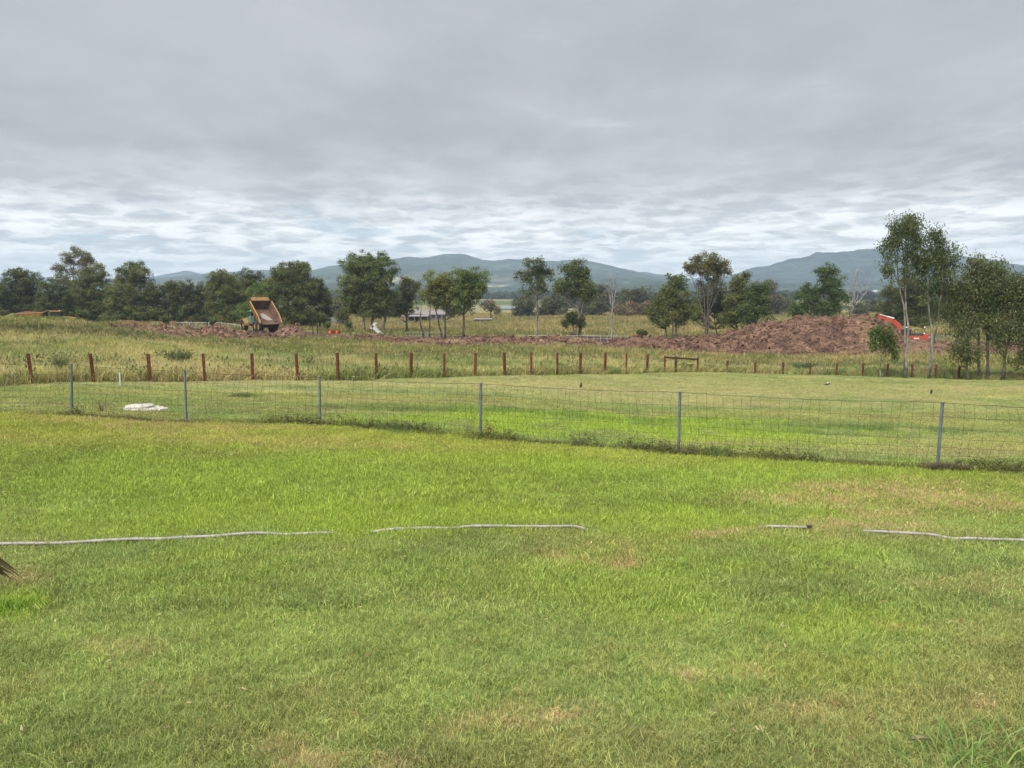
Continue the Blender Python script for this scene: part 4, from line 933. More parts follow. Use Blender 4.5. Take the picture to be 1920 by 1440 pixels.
# ------------------------------------------------------------------ fence of rusty posts
def rust_fence():
    top = {60: 663, 175: 663, 281: 663, 384: 663, 474: 663, 558: 663, 634: 662, 706: 662, 771: 662, 833: 662, 891: 661.5, 946: 661, 996: 661, 1045: 661, 1088: 661,
           1134: 661, 1174: 662, 1213: 664, 1246: 667, 1308: 670, 1363: 676, 1415: 678, 1468: 679, 1519: 680, 1568: 681, 1617: 681, 1664: 682, 1710: 683, 1754: 684, 1797: 685, 1881: 687, 1921: 688}
    root = empty('post_fence', onland(960, 43.9), 0, 'long boundary fence of square rust-brown posts between mown yard and paddock', 'fence'); ro = Vector(root.location)
    P = []
    for px, D, _u in RUST:
        b = onland(px, D); w = ray(px, top[px])[1]*D if px in top else b.z+1.25
        P.append((px, b, Vector((b.x, D, w))))
    rng = random.Random(3)
    for px, b, t in P:
        if px == 1308: pass
        wdt = .125
        lean = Vector((rng.uniform(-.035, .035)+(-.035 if px < 300 else 0), 0, 0))
        rot = Matrix.Rotation(rng.uniform(-.5, .5)+.2, 3, 'Z'); h = wdt/2
        vs = []
        for base, c in ((0, b-Vector((0, 0, .3))-lean*.5), (1, t+lean)):
            for x, y in ((-h, -h), (h, -h), (h, h), (-h, h)): vs.append(c-ro+rot @ Vector((x, y, 0)))
        MB().hexa(vs).build('post', M['rust'] if rng.random() < .8 else M['rust'], root)
    # brace set: inner post and rail
    b = onland(1267, 57.9); w = ray(1267, 668)[1]*57.9
    MB().box((b+Vector((0, 0, (w-b.z)/2-.1)))-ro, (.17, .12, w-b.z+.2)).build('post', M['brownwood'], root)
    a0 = Vector(at(1248, 670, 57.0)); a1 = Vector(at(1307, 673.5, 60.4))
    MB().tube([a0-ro, (a0+a1)/2-ro, a1-ro], .07, 8).build('rail', M['brownwood'], root)
    for r in (.93, .78, .62, .47, .32, .18, .06):
        pts = []
        for i in range(len(P)-1):
            _, b0, t0 = P[i]; _, b1, t1 = P[i+1]
            for k in range(4):
                f = k/4; q = b0.lerp(t0, r).lerp(b1.lerp(t1, r), f); q.y -= .06; q.z -= .01*math.sin(f*math.pi); pts.append(q-ro)
        MB().tube(pts, .0032, 4, cap=False).build('line_wire', M['galv'], root)
    mb = MB()
    for i in range(0, len(P)-1):
        _, b0, t0 = P[i]; _, b1, t1 = P[i+1]; n = 12
        for k in range(1, n):
            f = k/n; q0 = b0.lerp(b1, f); q1 = b0.lerp(t0, .78).lerp(b1.lerp(t1, .78), f)
            for q in (q0, q1): q.y -= .062
            mb.tube([q0-ro, q1-ro], .0019, 3, cap=False)
    tag(mb.build('stay_wires', M['galv'], root), kind='stuff')
rust_fence()

# ------------------------------------------------------------------ pipe lying in the lawn
def pipe():
    seg = [(-60, 1031), (0, 1029), (60, 1027.5), (120, 1026), (190, 1022.5), (250, 1020.5), (320, 1018), (380, 1015.5), (440, 1012), (500, 1010), (560, 1008.5), (650, 1006.5), (695, 1004.5), (770, 1000), (840, 997.5),
           (900, 996), (980, 995), (1050, 994.5), (1100, 994.5), (1140, 996)]
    root = empty('water_pipe', G(500, 1010), 0, 'long pale grey pipe lying in the lawn, left and middle of the picture', 'pipe'); ro = Vector(root.location)
    def run(seg, dips, parent, nm='pipe_length'):
        pts = []
        for i in range(len(seg)-1):
            for k in range(6):
                f = k/6; px = seg[i][0]*(1-f)+seg[i+1][0]*f; py = seg[i][1]*(1-f)+seg[i+1][1]*f
                g = G(px, py); z = float(gz(g.x, g.y))+.043+.004*math.sin(px*.03)
                for d0, d1, dz in dips: z -= dz*.9*float(sst(d0-14, d0+8, px)*sst(d1+14, d1-8, px))
                pts.append(Vector((g.x, g.y, z)))
        # smooth out ray steps
        for _ in range(6):
            for i in range(1, len(pts)-1): pts[i] = (pts[i-1]+pts[i]*2+pts[i+1])/4
        return pts
    pts = run(seg, [(655, 686, .08), (290, 306, .02), (520, 560, .018), (843, 855, .05), (1105, 1150, .08)], root)
    k = len(pts)//3
    for a, b in ((0, k), (k, 2*k), (2*k, len(pts)-1)): MB().tube([p-ro for p in pts[a:b+1]], .0145, 10).build('pipe_length', M['pipe'], root, smooth=True)
    for c in (k, 2*k): MB().tube([pts[c-1].lerp(pts[c], .5)-ro, pts[c]-ro, pts[c].lerp(pts[c+1], .5)-ro], .019, 10).build('joiner', M['grey'], root)
    r2 = empty('water_pipe', G(1500, 997), 0, 'short bare stretch of pale pipe ending in a dark stopper, right of the dry patch', 'pipe')
    p2 = run([(1415, 994), (1450, 995.5), (1525, 998)], [(1400, 1420, .04)], r2); ro = Vector(r2.location)
    MB().tube([p-ro for p in p2], .014, 10).build('pipe_length', M['pipe'], r2, smooth=True)
    MB().tube([p2[-1]-ro, p2[-1]-ro+Vector((.05, .0, 0))], .023, 10).build('stopper', M['black'], r2)
    r3 = empty('water_pipe', G(1750, 1012), 0, 'pale pipe running out of the picture at the right', 'pipe'); ro = Vector(r3.location)
    p3 = run([(1618, 1004), (1660, 1007), (1720, 1010.5), (1770, 1013.5), (1810, 1015.5), (1860, 1018.5), (1940, 1023), (2050, 1030)], [(1776, 1800, .035)], r3)
    MB().tube([p-ro for p in p3], .014, 10).build('pipe_length', M['pipe'], r3, smooth=True)
pipe()

# ------------------------------------------------------------------ tank lid, stake, weeds
def tank_lid():
    c = G(262, 767); root = empty('tank_lid', c, 0, 'whitish concrete tank lid set in the grass behind the wire fence', 'tank lid')
    def disc(r0, r1, z0, z1, rag, n=40, sx=1., seed=0):
        rng = np.random.default_rng(seed); mb = MB(); vs = []; fs = []
        prof = [(r1, z0-.25), (r1, z0), (r1*.97, z0+.03), (r0+(r1-r0)*.5, z0+(z1-z0)*.55), (r0, z1), (r0*.5, z1+.02), (.02, z1+.03)]
        jag = 1+rag*rng.uniform(-1, 1, n)
        for r, z in prof:
            for k in range(n):
                a = 2*math.pi*k/n; j = jag[k] if r > r0 else 1; vs.append((math.cos(a)*r*j*sx, math.sin(a)*r*j, z))
        for i in range(len(prof)-1):
            for k in range(n): k2 = (k+1) % n; fs.append((i*n+k, i*n+k2, (i+1)*n+k2, (i+1)*n+k))
        fs.append(tuple(range((len(prof)-1)*n, len(prof)*n))); return mb.add(vs, fs)
    disc(.36, .68, -.03, .05, .14, seed=3).build('collar', M['concrete'], root)
    disc(.20, .36, .075, .115, .0, seed=4).build('lid', M['concrete'], root)
    MB().tube([(0, 0, .03), (0, 0, .08)], .31, 24).build('rim_gap', M['darkm'], root)
    MB().box((0, 0, .155), (.12, .03, .02)).build('handle', M['grey'], root)
tank_lid()
b = onland(226, 31.0)
mb = MB(); mb.tube([(0, 0, -.1), (0, 0, .50), (-.01, 0, .55)], [.035, .035, .022], 8)
tag(mb.build('marker_stake', M['white'], None, loc=b), 'short white marker stake standing at the far edge of the yard', 'stake')

def blade_clump(name, label, cat, loc, n, rad, h, w, lean, cols, seed, matname='leaf', sx=1., group=None, kind=None):
    rng = np.random.default_rng(seed)
    a = rng.uniform(0, 6.283, n); r = rad*np.sqrt(rng.uniform(0, 1, n)); bx, by = r*np.cos(a)*sx, r*np.sin(a)
    hh = h*rng.uniform(.35, 1.1, n)*(1-.5*(r/rad)**2); d = rng.uniform(0, 6.283, n); ln = lean*hh*rng.uniform(.3, 1.5, n)
    fa = rng.uniform(0, 6.283, n); sxx, syy = np.cos(fa)*w/2, np.sin(fa)*w/2; dx, dy = np.cos(d)*ln, np.sin(d)*ln
    g = gz(loc[0]+bx, loc[1]+by)-loc[2]
    v = np.stack([np.stack([bx-sxx, by-syy, g-.02], 1), np.stack([bx+sxx, by+syy, g-.02], 1), np.stack([bx+dx*.4+sxx*.8, by+dy*.4+syy*.8, g+hh*.62], 1), np.stack([bx+dx*.4-sxx*.8, by+dy*.4-syy*.8, g+hh*.62], 1),
                  np.stack([bx+dx+sxx*.1, by+dy+syy*.1, g+hh*.95], 1), np.stack([bx+dx-sxx*.1, by+dy-syy*.1, g+hh*.95], 1)], 1).reshape(-1, 3)
    k = np.arange(n)[:, None]*6; f = np.concatenate([k+np.array([[0, 1, 2, 3]]), k+np.array([[3, 2, 4, 5]])])
    cols = np.array(cols); c = cols[rng.integers(0, len(cols), n)]*rng.uniform(.7, 1.3, (n, 1))
    me = np_mesh(name, v, f, np.repeat(c, 6, 0)); o = link(name, me, M[matname], None, loc)
    return tag(o, label, cat, group, kind)
DRYC = [(.15, .12, .072), (.095, .078, .048), (.075, .075, .036), (.20, .16, .10)]
for px, D, n, rad, h, sx, lab in [(1778, 13.2, 2600, .20, .17, 2.0, 'largest heap of dead grass, around the foot of the rightmost grey post'),
                                (1285, 14.45, 800, .12, .14, 1.6, 'small greyish dead grass heap at the foot of the second post from the right'),
                                (352, 17.3, 350, .10, .13, 1.2, 'dark little dead grass heap at the foot of the post right of the lid'),
                                (75, 17.4, 400, .22, .10, 1.8, 'dark heap of dead grass beyond the leftmost stretch of wire fence'),
                                (1045, 15.6, 700, .16, .09, 2.2, 'thin dead grass clump under the wire midway between two posts'),
                                (1590, 14.0, 1100, .2, .10, 3.0, 'low brown dead grass clump left of the largest heap')]:
    blade_clump('dead_grass_heap', lab, 'grass heap', onland(px, D), n, rad, h, .006, 2.0, DRYC, px, sx=sx, group='heaps of dead grass under the wire fence')
blade_clump('grass_clump', 'dark green uncut grass clump alone in the left yard', 'grass clump', G(453, 744), 1400, .42, .12, .012, 1.4, [(.10, .13, .045), (.14, .14, .07), (.07, .10, .035)], 8, sx=1.1)
blade_clump('grass_clump', 'upright green reedy clump standing at the wire fence between the two right posts', 'grass clump', onland(1342, 14.3), 260, .25, .30, .008, .8, [(.13, .20, .05), (.18, .22, .08)], 9)
blade_clump('grass_clump', 'long-bladed grass clump in the bottom right corner', 'grass clump', G(1870, 1435), 620, .33, .095, .006, 2.0, [(.14, .24, .05), (.11, .19, .05), (.20, .28, .08)], 12, sx=1.3)
blade_clump('grass_clump', 'lush bright clump at the left edge below the palm leaf', 'grass clump', G(-5, 1150), 900, .26, .11, .007, .9, [(.19, .33, .03), (.14, .26, .03)], 13)
blade_clump('grass_clump', 'tall feathery grass clump left of the rust posts near the middle', 'grass clump', onland(1105, 76), 800, 2.2, 1.5, .04, .5, [(.24, .23, .08), (.16, .20, .055), (.30, .26, .12)], 14, sx=1.6)
blade_clump('grass_clump', 'yellow-green reedy clump in front of the tipped dirt pile', 'grass clump', onland(600, 97), 1600, 4.0, 1.4, .05, .5, [(.24, .27, .07), (.17, .22, .05)], 15, sx=2.4)
blade_clump('grass_clump', 'dark reedy clump behind the post nearest the white stake', 'grass clump', onland(240, 36.2), 500, .8, .75, .02, .5, [(.07, .10, .04), (.12, .14, .05)], 16, sx=1.4)
def weed(label, loc, h, n, lsz, lcol, seed, stem='straw', spread=.5, leaves=14, name='weed', cat='weed'):
    rng = np.random.default_rng(seed); root = empty(name, loc, 0, label, cat); mb = MB(); q = []
    for i in range(n):
        a = rng.uniform(0, 6.28); d = np.array([math.cos(a)*spread*rng.uniform(.2, 1), math.sin(a)*spread*rng.uniform(.2, 1), 1.0]); L = h*rng.uniform(.55, 1)
        pts = [np.array([0, 0, -.03]), d*L*.5*np.array([.7, .7, 1]), d*L*np.array([1.1, 1.1, .95])]
        mb.tube(pts, [.006*h/.5, .004*h/.5, .0015*h/.5], 4, cap=False)
        for k in range(leaves):
            t = rng.uniform(.35, 1.0); p = pts[1]*(1-t)*2*.5+pts[2]*t; q.append(p+rng.normal(0, .06*h, 3))
    mb.build('stems', M[stem], root)
    if leaves:
        q = np.array(q); m = len(q); q[:, 2] = np.maximum(q[:, 2], .02)
        a = rng.normal(size=(m, 3)); a /= np.linalg.norm(a, axis=1)[:, None]; b = np.cross(a, rng.normal(size=(m, 3))); b /= np.linalg.norm(b, axis=1)[:, None]
        A = a*lsz*rng.uniform(.5, 1.2, (m, 1)); B = b*lsz*.45*rng.uniform(.6, 1.2, (m, 1))
        v = np.stack([q-A, q+B, q+A, q-B], 1).reshape(-1, 3); c = np.array(lcol)*rng.uniform(.6, 1.4, (m, 1))
        tag(link('leaves', np_mesh('leaves', v, np.arange(4*m).reshape(-1, 4), np.repeat(c, 4, 0)), M['leaf'], root), kind='stuff')
weed('leafy weed with reddish-yellow leaves growing against the fourth grey post', onland(914, 16.1), .42, 14, .022, (.20, .17, .05), 31, spread=.6)
weed('twiggy brown weed leaning left of the same grey post', onland(876, 16.3), .40, 9, .016, (.16, .10, .05), 32, spread=.9, leaves=7)
weed('bare twiggy shrub beside the white tank lid', onland(190, 18.8), .46, 22, .018, (.15, .15, .07), 33, spread=1.0, leaves=5, name='twiggy_shrub', cat='shrub')
weed('thin dark seedling sprouting behind the white tank lid', onland(265, 20.3), .30, 5, .018, (.10, .10, .05), 34, spread=.7, leaves=3)
weed('tall pale-leaved bush between the two leftmost rust posts', onland(118, 33.0), 1.45, 46, .045, (.30, .32, .13), 35, spread=.55, leaves=34, name='leafy_bush', cat='bush')
weed('bushy olive weeds behind the second and third rust posts', onland(335, 44.0), 1.05, 50, .07, (.12, .15, .055), 36, spread=1.3, leaves=30, name='leafy_bush', cat='bush')
weed('blue-green rounded bush behind the fence posts right of centre', onland(1507, 64.8), .95, 60, .07, (.050, .115, .052), 37, spread=1.4, leaves=34, name='leafy_bush', cat='bush')
weed('dark bushy growth inside the braced post frame', onland(1284, 60.5), .6, 40, .06, (.060, .090, .035), 38, spread=1.2, leaves=30, name='leafy_bush', cat='bush')
for i, (px, D, h, lab) in enumerate([(415+5, 118, 1.2, ''),]): pass
for px, D, h, lab in [(312, 140, 2.4, 'young green shrub in front of the pale paling fence'), (399, 142, 2.3, 'young green shrub in front of the white pool fence'), (155, 118, 2.3, 'leafy shrub beside the cab of the loaded truck'),
                   (613, 150, 2.0, 'round green shrub beside the orange barrier mesh'), (655, 152, 2.3, 'round green shrub right of the orange barrier mesh'), (590+20, 175, 2.0, 'dark low shrub behind the black poles')]:
    weed(lab, onland(px, D), h, 30, .16, (.10, .145, .045), px, spread=.55, leaves=26, name='young_shrub', cat='shrub')
def palm_tip():
    root = empty('palm_leaf', G(-10, 1090), 0, 'brown and black drying palm leaf tips poking in at the left edge', 'palm leaf'); ro = Vector(root.location)
    rng = random.Random(2); D = G(20, 1100).y
    for i, (x0, y0, x1, y1) in enumerate([(-60, 1052, 4, 1055), (-60, 1040, 43, 1084), (-60, 1048, 24, 1088), (-70, 1056, 30, 1079), (-60, 1062, 12, 1082), (-50, 1045, 34, 1072)]):
        a, b = at(x0, y0, D-.2)-ro, at(x1, y1, D-.05+.02*i)-ro; a = Vector(a)+Vector((0, 0, .05)); m = (a+b)/2+Vector((0, 0, .03))
        w = Vector((.0, .02, .008)); MB().add([a-w*.5, a+w*.5, m+w, m-w, b], [(0, 1, 2, 3), (3, 2, 4)]).build('leaflet', M['frond'], root)
palm_tip()
for px, py, lab in [(620, 851, 'curled dry brown leaf lying on the short lawn left of centre'), (727, 812, 'reddish dry leaf caught in the dark grass under the wire fence'), (1722, 1415, 'pale dry leaf lying beside the long-bladed clump, bottom right')]:
    c = G(px, py); c.z = float(gz(c.x, c.y))+.05; mb = MB()
    s_ = .035 if py > 1000 else .06; vs = []; fs = []
    for i in range(6):
        t = i/5; w = math.sin(math.pi*min(max(t, .04), .96))*.32
        for k in (-1, 0, 1): vs.append(((t-.5)*2*s_, k*w*s_, .25*s_*k*k+.25*s_*math.sin(t*3)))
    for i in range(5):
        for k in range(2): a = i*3+k; fs.append((a, a+3, a+4, a+1))
    o = mb.add(vs, fs).build('dry_leaf', M['straw'], None, loc=c); tag(o, lab, 'leaf')

# ------------------------------------------------------------------ birds
def bird(label, loc, rz, white, pitch=.5, s=1.):
    root = empty('bird', loc, rz, label, 'bird', 'black birds on the mown yard')
    c, sn = math.cos(pitch), math.sin(pitch); mb = MB()
    prof = [(-.19, .004), (-.16, .020), (-.10, .030), (-.05, .046), (0, .058), (.05, .056), (.085, .040), (.105, .034), (.125, .038), (.145, .032), (.162, .014), (.170, .007), (.200, .002)]
    pts = []
    for t, r in prof:
        p = pitch if t < .09 else pitch*.9; pts.append((t*c*s, 0, (.115+t*sn)*s))
    mb.tube(pts, [r*s for _, r in prof], 10); mb.build('body', M['feather'], root, smooth=True)
    for k in (-1, 1):
        MB().hexa([(x*s, k*y*s, z*s) for x, y, z in ((-.12, .035, .045), (.045, .052, .115), (.05, .062, .12), (-.12, .045, .05), (-.11, .03, .065), (.05, .045, .165), (.05, .055, .165), (-.11, .04, .065))]).build('wing', M['feather'], root)
        MB().tube([(.0, k*.022*s, .08*s), (.005*s, k*.024*s, .0)], .004*s, 5).build('leg', M['black'], root)
    if white: MB().tube([(-.02*s, 0, .155*s), (.04*s, 0, .175*s), (.07*s, 0, .18*s)], [.02*s, .035*s, .02*s], 8).build('white_back', M['feather_w'], root)
for px, py, rz, w, pt_, lab in [(1089, 727, 1.2, False, .95, 'black bird standing upright behind the wire fence right of centre'), (1551, 724, -.3, True, .15, 'black and white bird bending down on the yard below the blue-green bush'),
                             (1746, 738, .9, False, .85, 'black bird standing on the yard near the top of the rightmost grey post')]:
    c = G(px, py); c.z = float(gz(c.x, c.y)); bird(lab, c, rz, w, pt_, 1.0)
# ------------------------------------------------------------------ articulated dump trucks   (x forward, y left, z up)
def wheel(parent, x, y, side):
    o = MB().tube([(x, y-side*.0, .92), (x, y+side*.62, .92)], .90, 22)
    w = empty('wheel', (0, 0, 0)); w.parent = parent
    me = MB()
    n = 22; vs = []; fs = []; prof = [(.55, 0), (.86, 0), (.92, .10), (.92, .52), (.86, .62), (.55, .62)]
    for r, d in prof:
        for k in range(n):
            a = 2*math.pi*k/n; rr = r+(.03 if (k % 2 and r > .9) else 0); vs.append((x+math.cos(a)*rr, y+side*d, .92+math.sin(a)*rr))
    for i in range(len(prof)-1):
        for k in range(n): k2 = (k+1) % n; fs.append((i*n+k, i*n+k2, (i+1)*n+k2, (i+1)*n+k))
    MB().add(vs, fs).build('tyre', M['black'], w)
    MB().tube([(x, y+side*.05, .92), (x, y+side*.5, .92), (x, y+side*.56, .92)], [.56, .56, .3], 18).build('rim', M['dyellow'], w)
def truck(label, loc, rz, tip, load, cabcol, roofcol):
    root = empty('dump_truck', loc, rz, label, 'dump truck')
    # front unit
    mb = MB(); mb.box((3.6, 0, 1.15), (3.0, .9, .6)).box((2.0, 0, 1.15), (1.2, .7, .5)).box((-1.6, .0, 1.15), (6.4, .5, .45)).box((-1.6, .0, .95), (.4, 2.4, .3)).box((-3.3, .0, .95), (.4, 2.4, .3))
    mb.build('chassis', M['darkm'], root)
    mb = MB(); mb.prism([(3.6, 1.35), (5.9, 1.25), (6.0, 1.9), (5.6, 2.15), (3.7, 2.35)], -.8, .8); h = mb.build('bonnet', M['dyellow'], root)
    for k in (-1, 1):
        MB().box((5.97, k*.55, 1.6), (.06, .28, .18)).build('headlight', M['light'], h)
        pts = []
        mb = MB(); n = 8
        for i in range(n+1):
            a = math.pi*i/n; pts.append((4.3+math.cos(a)*1.1, .95+math.sin(a)*1.12))
        poly = pts+[(4.3+math.cos(math.pi*(n-i)/n)*1.02, .95+math.sin(math.pi*(n-i)/n)*1.03) for i in range(n+1)]
        for i in range(n):
            a, b = pts[i], pts[i+1]; c, d = poly[2*n+1-i], poly[2*n-i]
            y0, y1 = sorted((k*.75, k*1.5)); mb.hexa([(c[0], y0, c[1]), (d[0], y0, d[1]), (d[0], y1, d[1]), (c[0], y1, c[1]), (a[0], y0, a[1]), (b[0], y0, b[1]), (b[0], y1, b[1]), (a[0], y1, a[1])])
        mb.build('mudguard', M['dyellow'], root)
    # cab
    cab = MB().hexa([(2.1, -.85, 1.5), (3.8, -.85, 1.5), (3.8, .85, 1.5), (2.1, .85, 1.5), (2.1, -.85, 2.35), (3.75, -.85, 2.35), (3.75, .85, 2.35), (2.1, .85, 2.35)]).build('cab', M[cabcol], root)
    for x in (2.16, 2.9, 3.6):
        for k in (-1, 1): MB().box((x, k*.80, 2.8), (.09, .09, .9)).build('pillar', M[cabcol], cab)
    MB().box((2.85, 0, 3.29), (1.75, 1.8, .14)).build('roof', M[roofcol], cab)
    for k in (-1, 1): MB().box((2.88, k*.78, 2.8), (1.4, .03, .86)).build('side_window', M['glass'], cab)
    MB().box((3.60, 0, 2.8), (.03, 1.5, .86)).build('windscreen', M['glass'], cab); MB().box((2.14, 0, 2.8), (.03, 1.5, .86)).build('rear_window', M['glass'], cab)
    for k in (-1, 1):
        m_ = MB().tube([(3.7, k*.9, 2.4), (4.0, k*1.5, 2.5), (4.0, k*1.5, 3.0)], .03, 6).box((4.0, k*1.55, 2.85), (.06, .30, .46)).build('mirror', M['black'], cab)
    MB().tube([(3.2, .5, 3.36), (3.2, .5, 3.5)], .06, 8).build('beacon', M['light'], cab)
    MB().tube([(1.85, -.8, 1.4), (1.85, -.8, 3.1)], .09, 8).build('exhaust', M['grey'], root)
    MB().box((1.75, 0.75, 1.9), (.35, .6, 1.3)).build('air_tank', M['grey'], root)
    for k in (-1, 1):
        wheel(root, 4.3, k*.82, k); wheel(root, -1.6, k*.82, k); wheel(root, -3.35, k*.82, k)
        MB().tube([(3.0, k*.95, .5), (3.0, k*.95, 1.5)], .03, 5).box((2.75, k*.95, .7), (.5, .25, .05)).box((2.75, k*.95, 1.05), (.5, .25, .05)).build('ladder', M['dyellow'], root)
    # body, hinged at the rear
    hinge = Vector((-3.6, 0, 1.62)); rot = Matrix.Rotation(-tip, 3, 'Y')
    def X(p): return hinge+rot @ (Vector(p)-hinge)
    body = empty('dump_body', (0, 0, 0)); body.parent = root
    # inner half width at floor / rim; x from rear to head board; floor kinks up at the tail chute
    st = [(-5.0, 2.15, 1.25, 1.45, 2.35), (-3.3, 1.62, 1.25, 1.5, 2.85), (.7, 1.50, 1.2, 1.5, 3.02)]   # x, floor z, w floor, w rim, rim z
    fl = MB(); t = .07
    for i in range(2):
        a, b = st[i], st[i+1]
        fl.hexa([X((a[0], -a[2], a[1]-t)), X((b[0], -b[2], b[1]-t)), X((b[0], b[2], b[1]-t)), X((a[0], a[2], a[1]-t)), X((a[0], -a[2], a[1])), X((b[0], -b[2], b[1])), X((b[0], b[2], b[1])), X((a[0], a[2], a[1]))])
    fl.build('floor', M['bed'], body)
    for k in (-1, 1):
        sd_ = MB(); ins = MB()
        for i in range(2):
            a, b = st[i], st[i+1]
            def q(s, z, off): w = s[2]+(s[3]-s[2])*(z-s[1])/(s[4]-s[1]); return X((s[0], k*(w+off), z))
            for mb_, o0, o1 in ((ins, 0, .03), (sd_, .032, .10)):
                vs = [q(a, a[1], o0), q(b, b[1], o0), q(b, b[1], o1), q(a, a[1], o1), q(a, a[4], o0), q(b, b[4], o0), q(b, b[4], o1), q(a, a[4], o1)]
                mb_.hexa(vs)
        ins.build('side_lining', M['bed'], body); s_ = sd_.build('side_panel', M['yellow'], body)
        rim = MB().tube([X((s[0], k*(s[3]+.07), s[4]+.02)) for s in st], .085, 6); rim.build('top_rail', M['dyellow'], s_)
        for xx in (-3.2, -2.3, -1.35, -.4, .55):
            f = (xx+3.3)/4.6; w0 = 1.25-.05*f; fz = 1.62-.12*f; rz_ = 2.85+.17*f
            MB().hexa([X((xx-.07, k*(w0+.10), fz)), X((xx+.07, k*(w0+.10), fz)), X((xx+.07, k*(w0+.2), fz)), X((xx-.07, k*(w0+.2), fz)), X((xx-.07, k*1.60, rz_)), X((xx+.07, k*1.60, rz_)), X((xx+.07, k*1.68, rz_)), X((xx-.07, k*1.68, rz_))]).build('rib', M['yellow'], s_)
    MB().hexa([X((.7, -1.2, 1.45)), X((.82, -1.2, 1.45)), X((.82, 1.2, 1.45)), X((.7, 1.2, 1.45)), X((.95, -1.5, 3.05)), X((1.07, -1.5, 3.05)), X((1.07, 1.5, 3.05)), X((.95, 1.5, 3.05))]).build('headboard', M['bed'], body)
    MB().hexa([X((.94, -1.35, 3.06)), X((1.09, -1.35, 3.06)), X((1.09, 1.35, 3.06)), X((.94, 1.35, 3.06)), X((1.5, -1.2, 3.40)), X((1.6, -1.2, 3.34)), X((1.6, 1.2, 3.34)), X((1.5, 1.2, 3.40))]).build('spill_guard', M['dyellow'], body)
    for k in (-1, 1):
        p1 = X((-.6, k*.55, 1.45)); MB().tube([Vector((-.2, k*.55, 1.2)) if tip < .1 else Vector((.1, k*.62, 1.1)), p1.lerp(Vector((.1, k*.6, 1.1)), .5)], .13, 8).tube([p1.lerp(Vector((.1, k*.6, 1.1)), .5), p1], .08, 8).build('tipping_ram', M['grey'], root)
    if tip > .1:
        # polished patch and stuck dirt on the floor
        f = MB()
        def fp(x, y, dz): g = (x+3.3)/4.6; return X((x, y, (1.62-.12*g)+dz))
        f.add([fp(-2.9, -.15, .006), fp(-2.2, .45, .006), fp(-.9, .40, .006), (fp(-.6, .0, .006)), fp(-1.2, -.35, .006), fp(-2.2, -.75, .006), fp(-2.9, -.85, .006)], [(0, 6, 5, 4, 3, 2, 1)])
        f.build('scoured_patch', M['bare'], body)
    if load:
        xs = np.linspace(-4.2, .8, 44); ys_ = np.linspace(-1.42, 1.42, 20); XX, YY = np.meshgrid(xs, ys_)
        ZZ = 2.55+.75*np.sin(np.clip((XX+4.4)/5.3, 0, 1)*math.pi)**.6*np.cos(YY/1.5*1.35)**.8+(fbm(XX.ravel(), YY.ravel(), .45, 3, 7).reshape(XX.shape)-.5)*.28
        me = grid_mesh('dirt_load', XX, YY, ZZ, np.tile(V(.10, .055, .04), (XX.size, 1)))
        o = link('dirt_load', me, M['soil']); o.location = root.location; o.rotation_euler = root.rotation_euler
        tag(o, 'heap of reddish dirt loaded in the body of the left truck', 'dirt load')
    return root
tl = onland(484, 134.0)
truck('yellow dump truck with its earth-stained body tipped up high, green cab', tl+Vector((.5, 0, .05)), R(90+38), R(30), False, 'green', 'green')
bpy.data.objects['dump_truck'].scale = (.98, 1.2, 1.05)
tl = onland(88, 141); tl.z = at(88, 607, 141).z
truck('yellow dump truck with body level, loaded with dirt, behind the grassy bank at left', tl+Vector((-1.2, 0, -1.0)), R(12), 0.0, True, 'darkm', 'yellow')

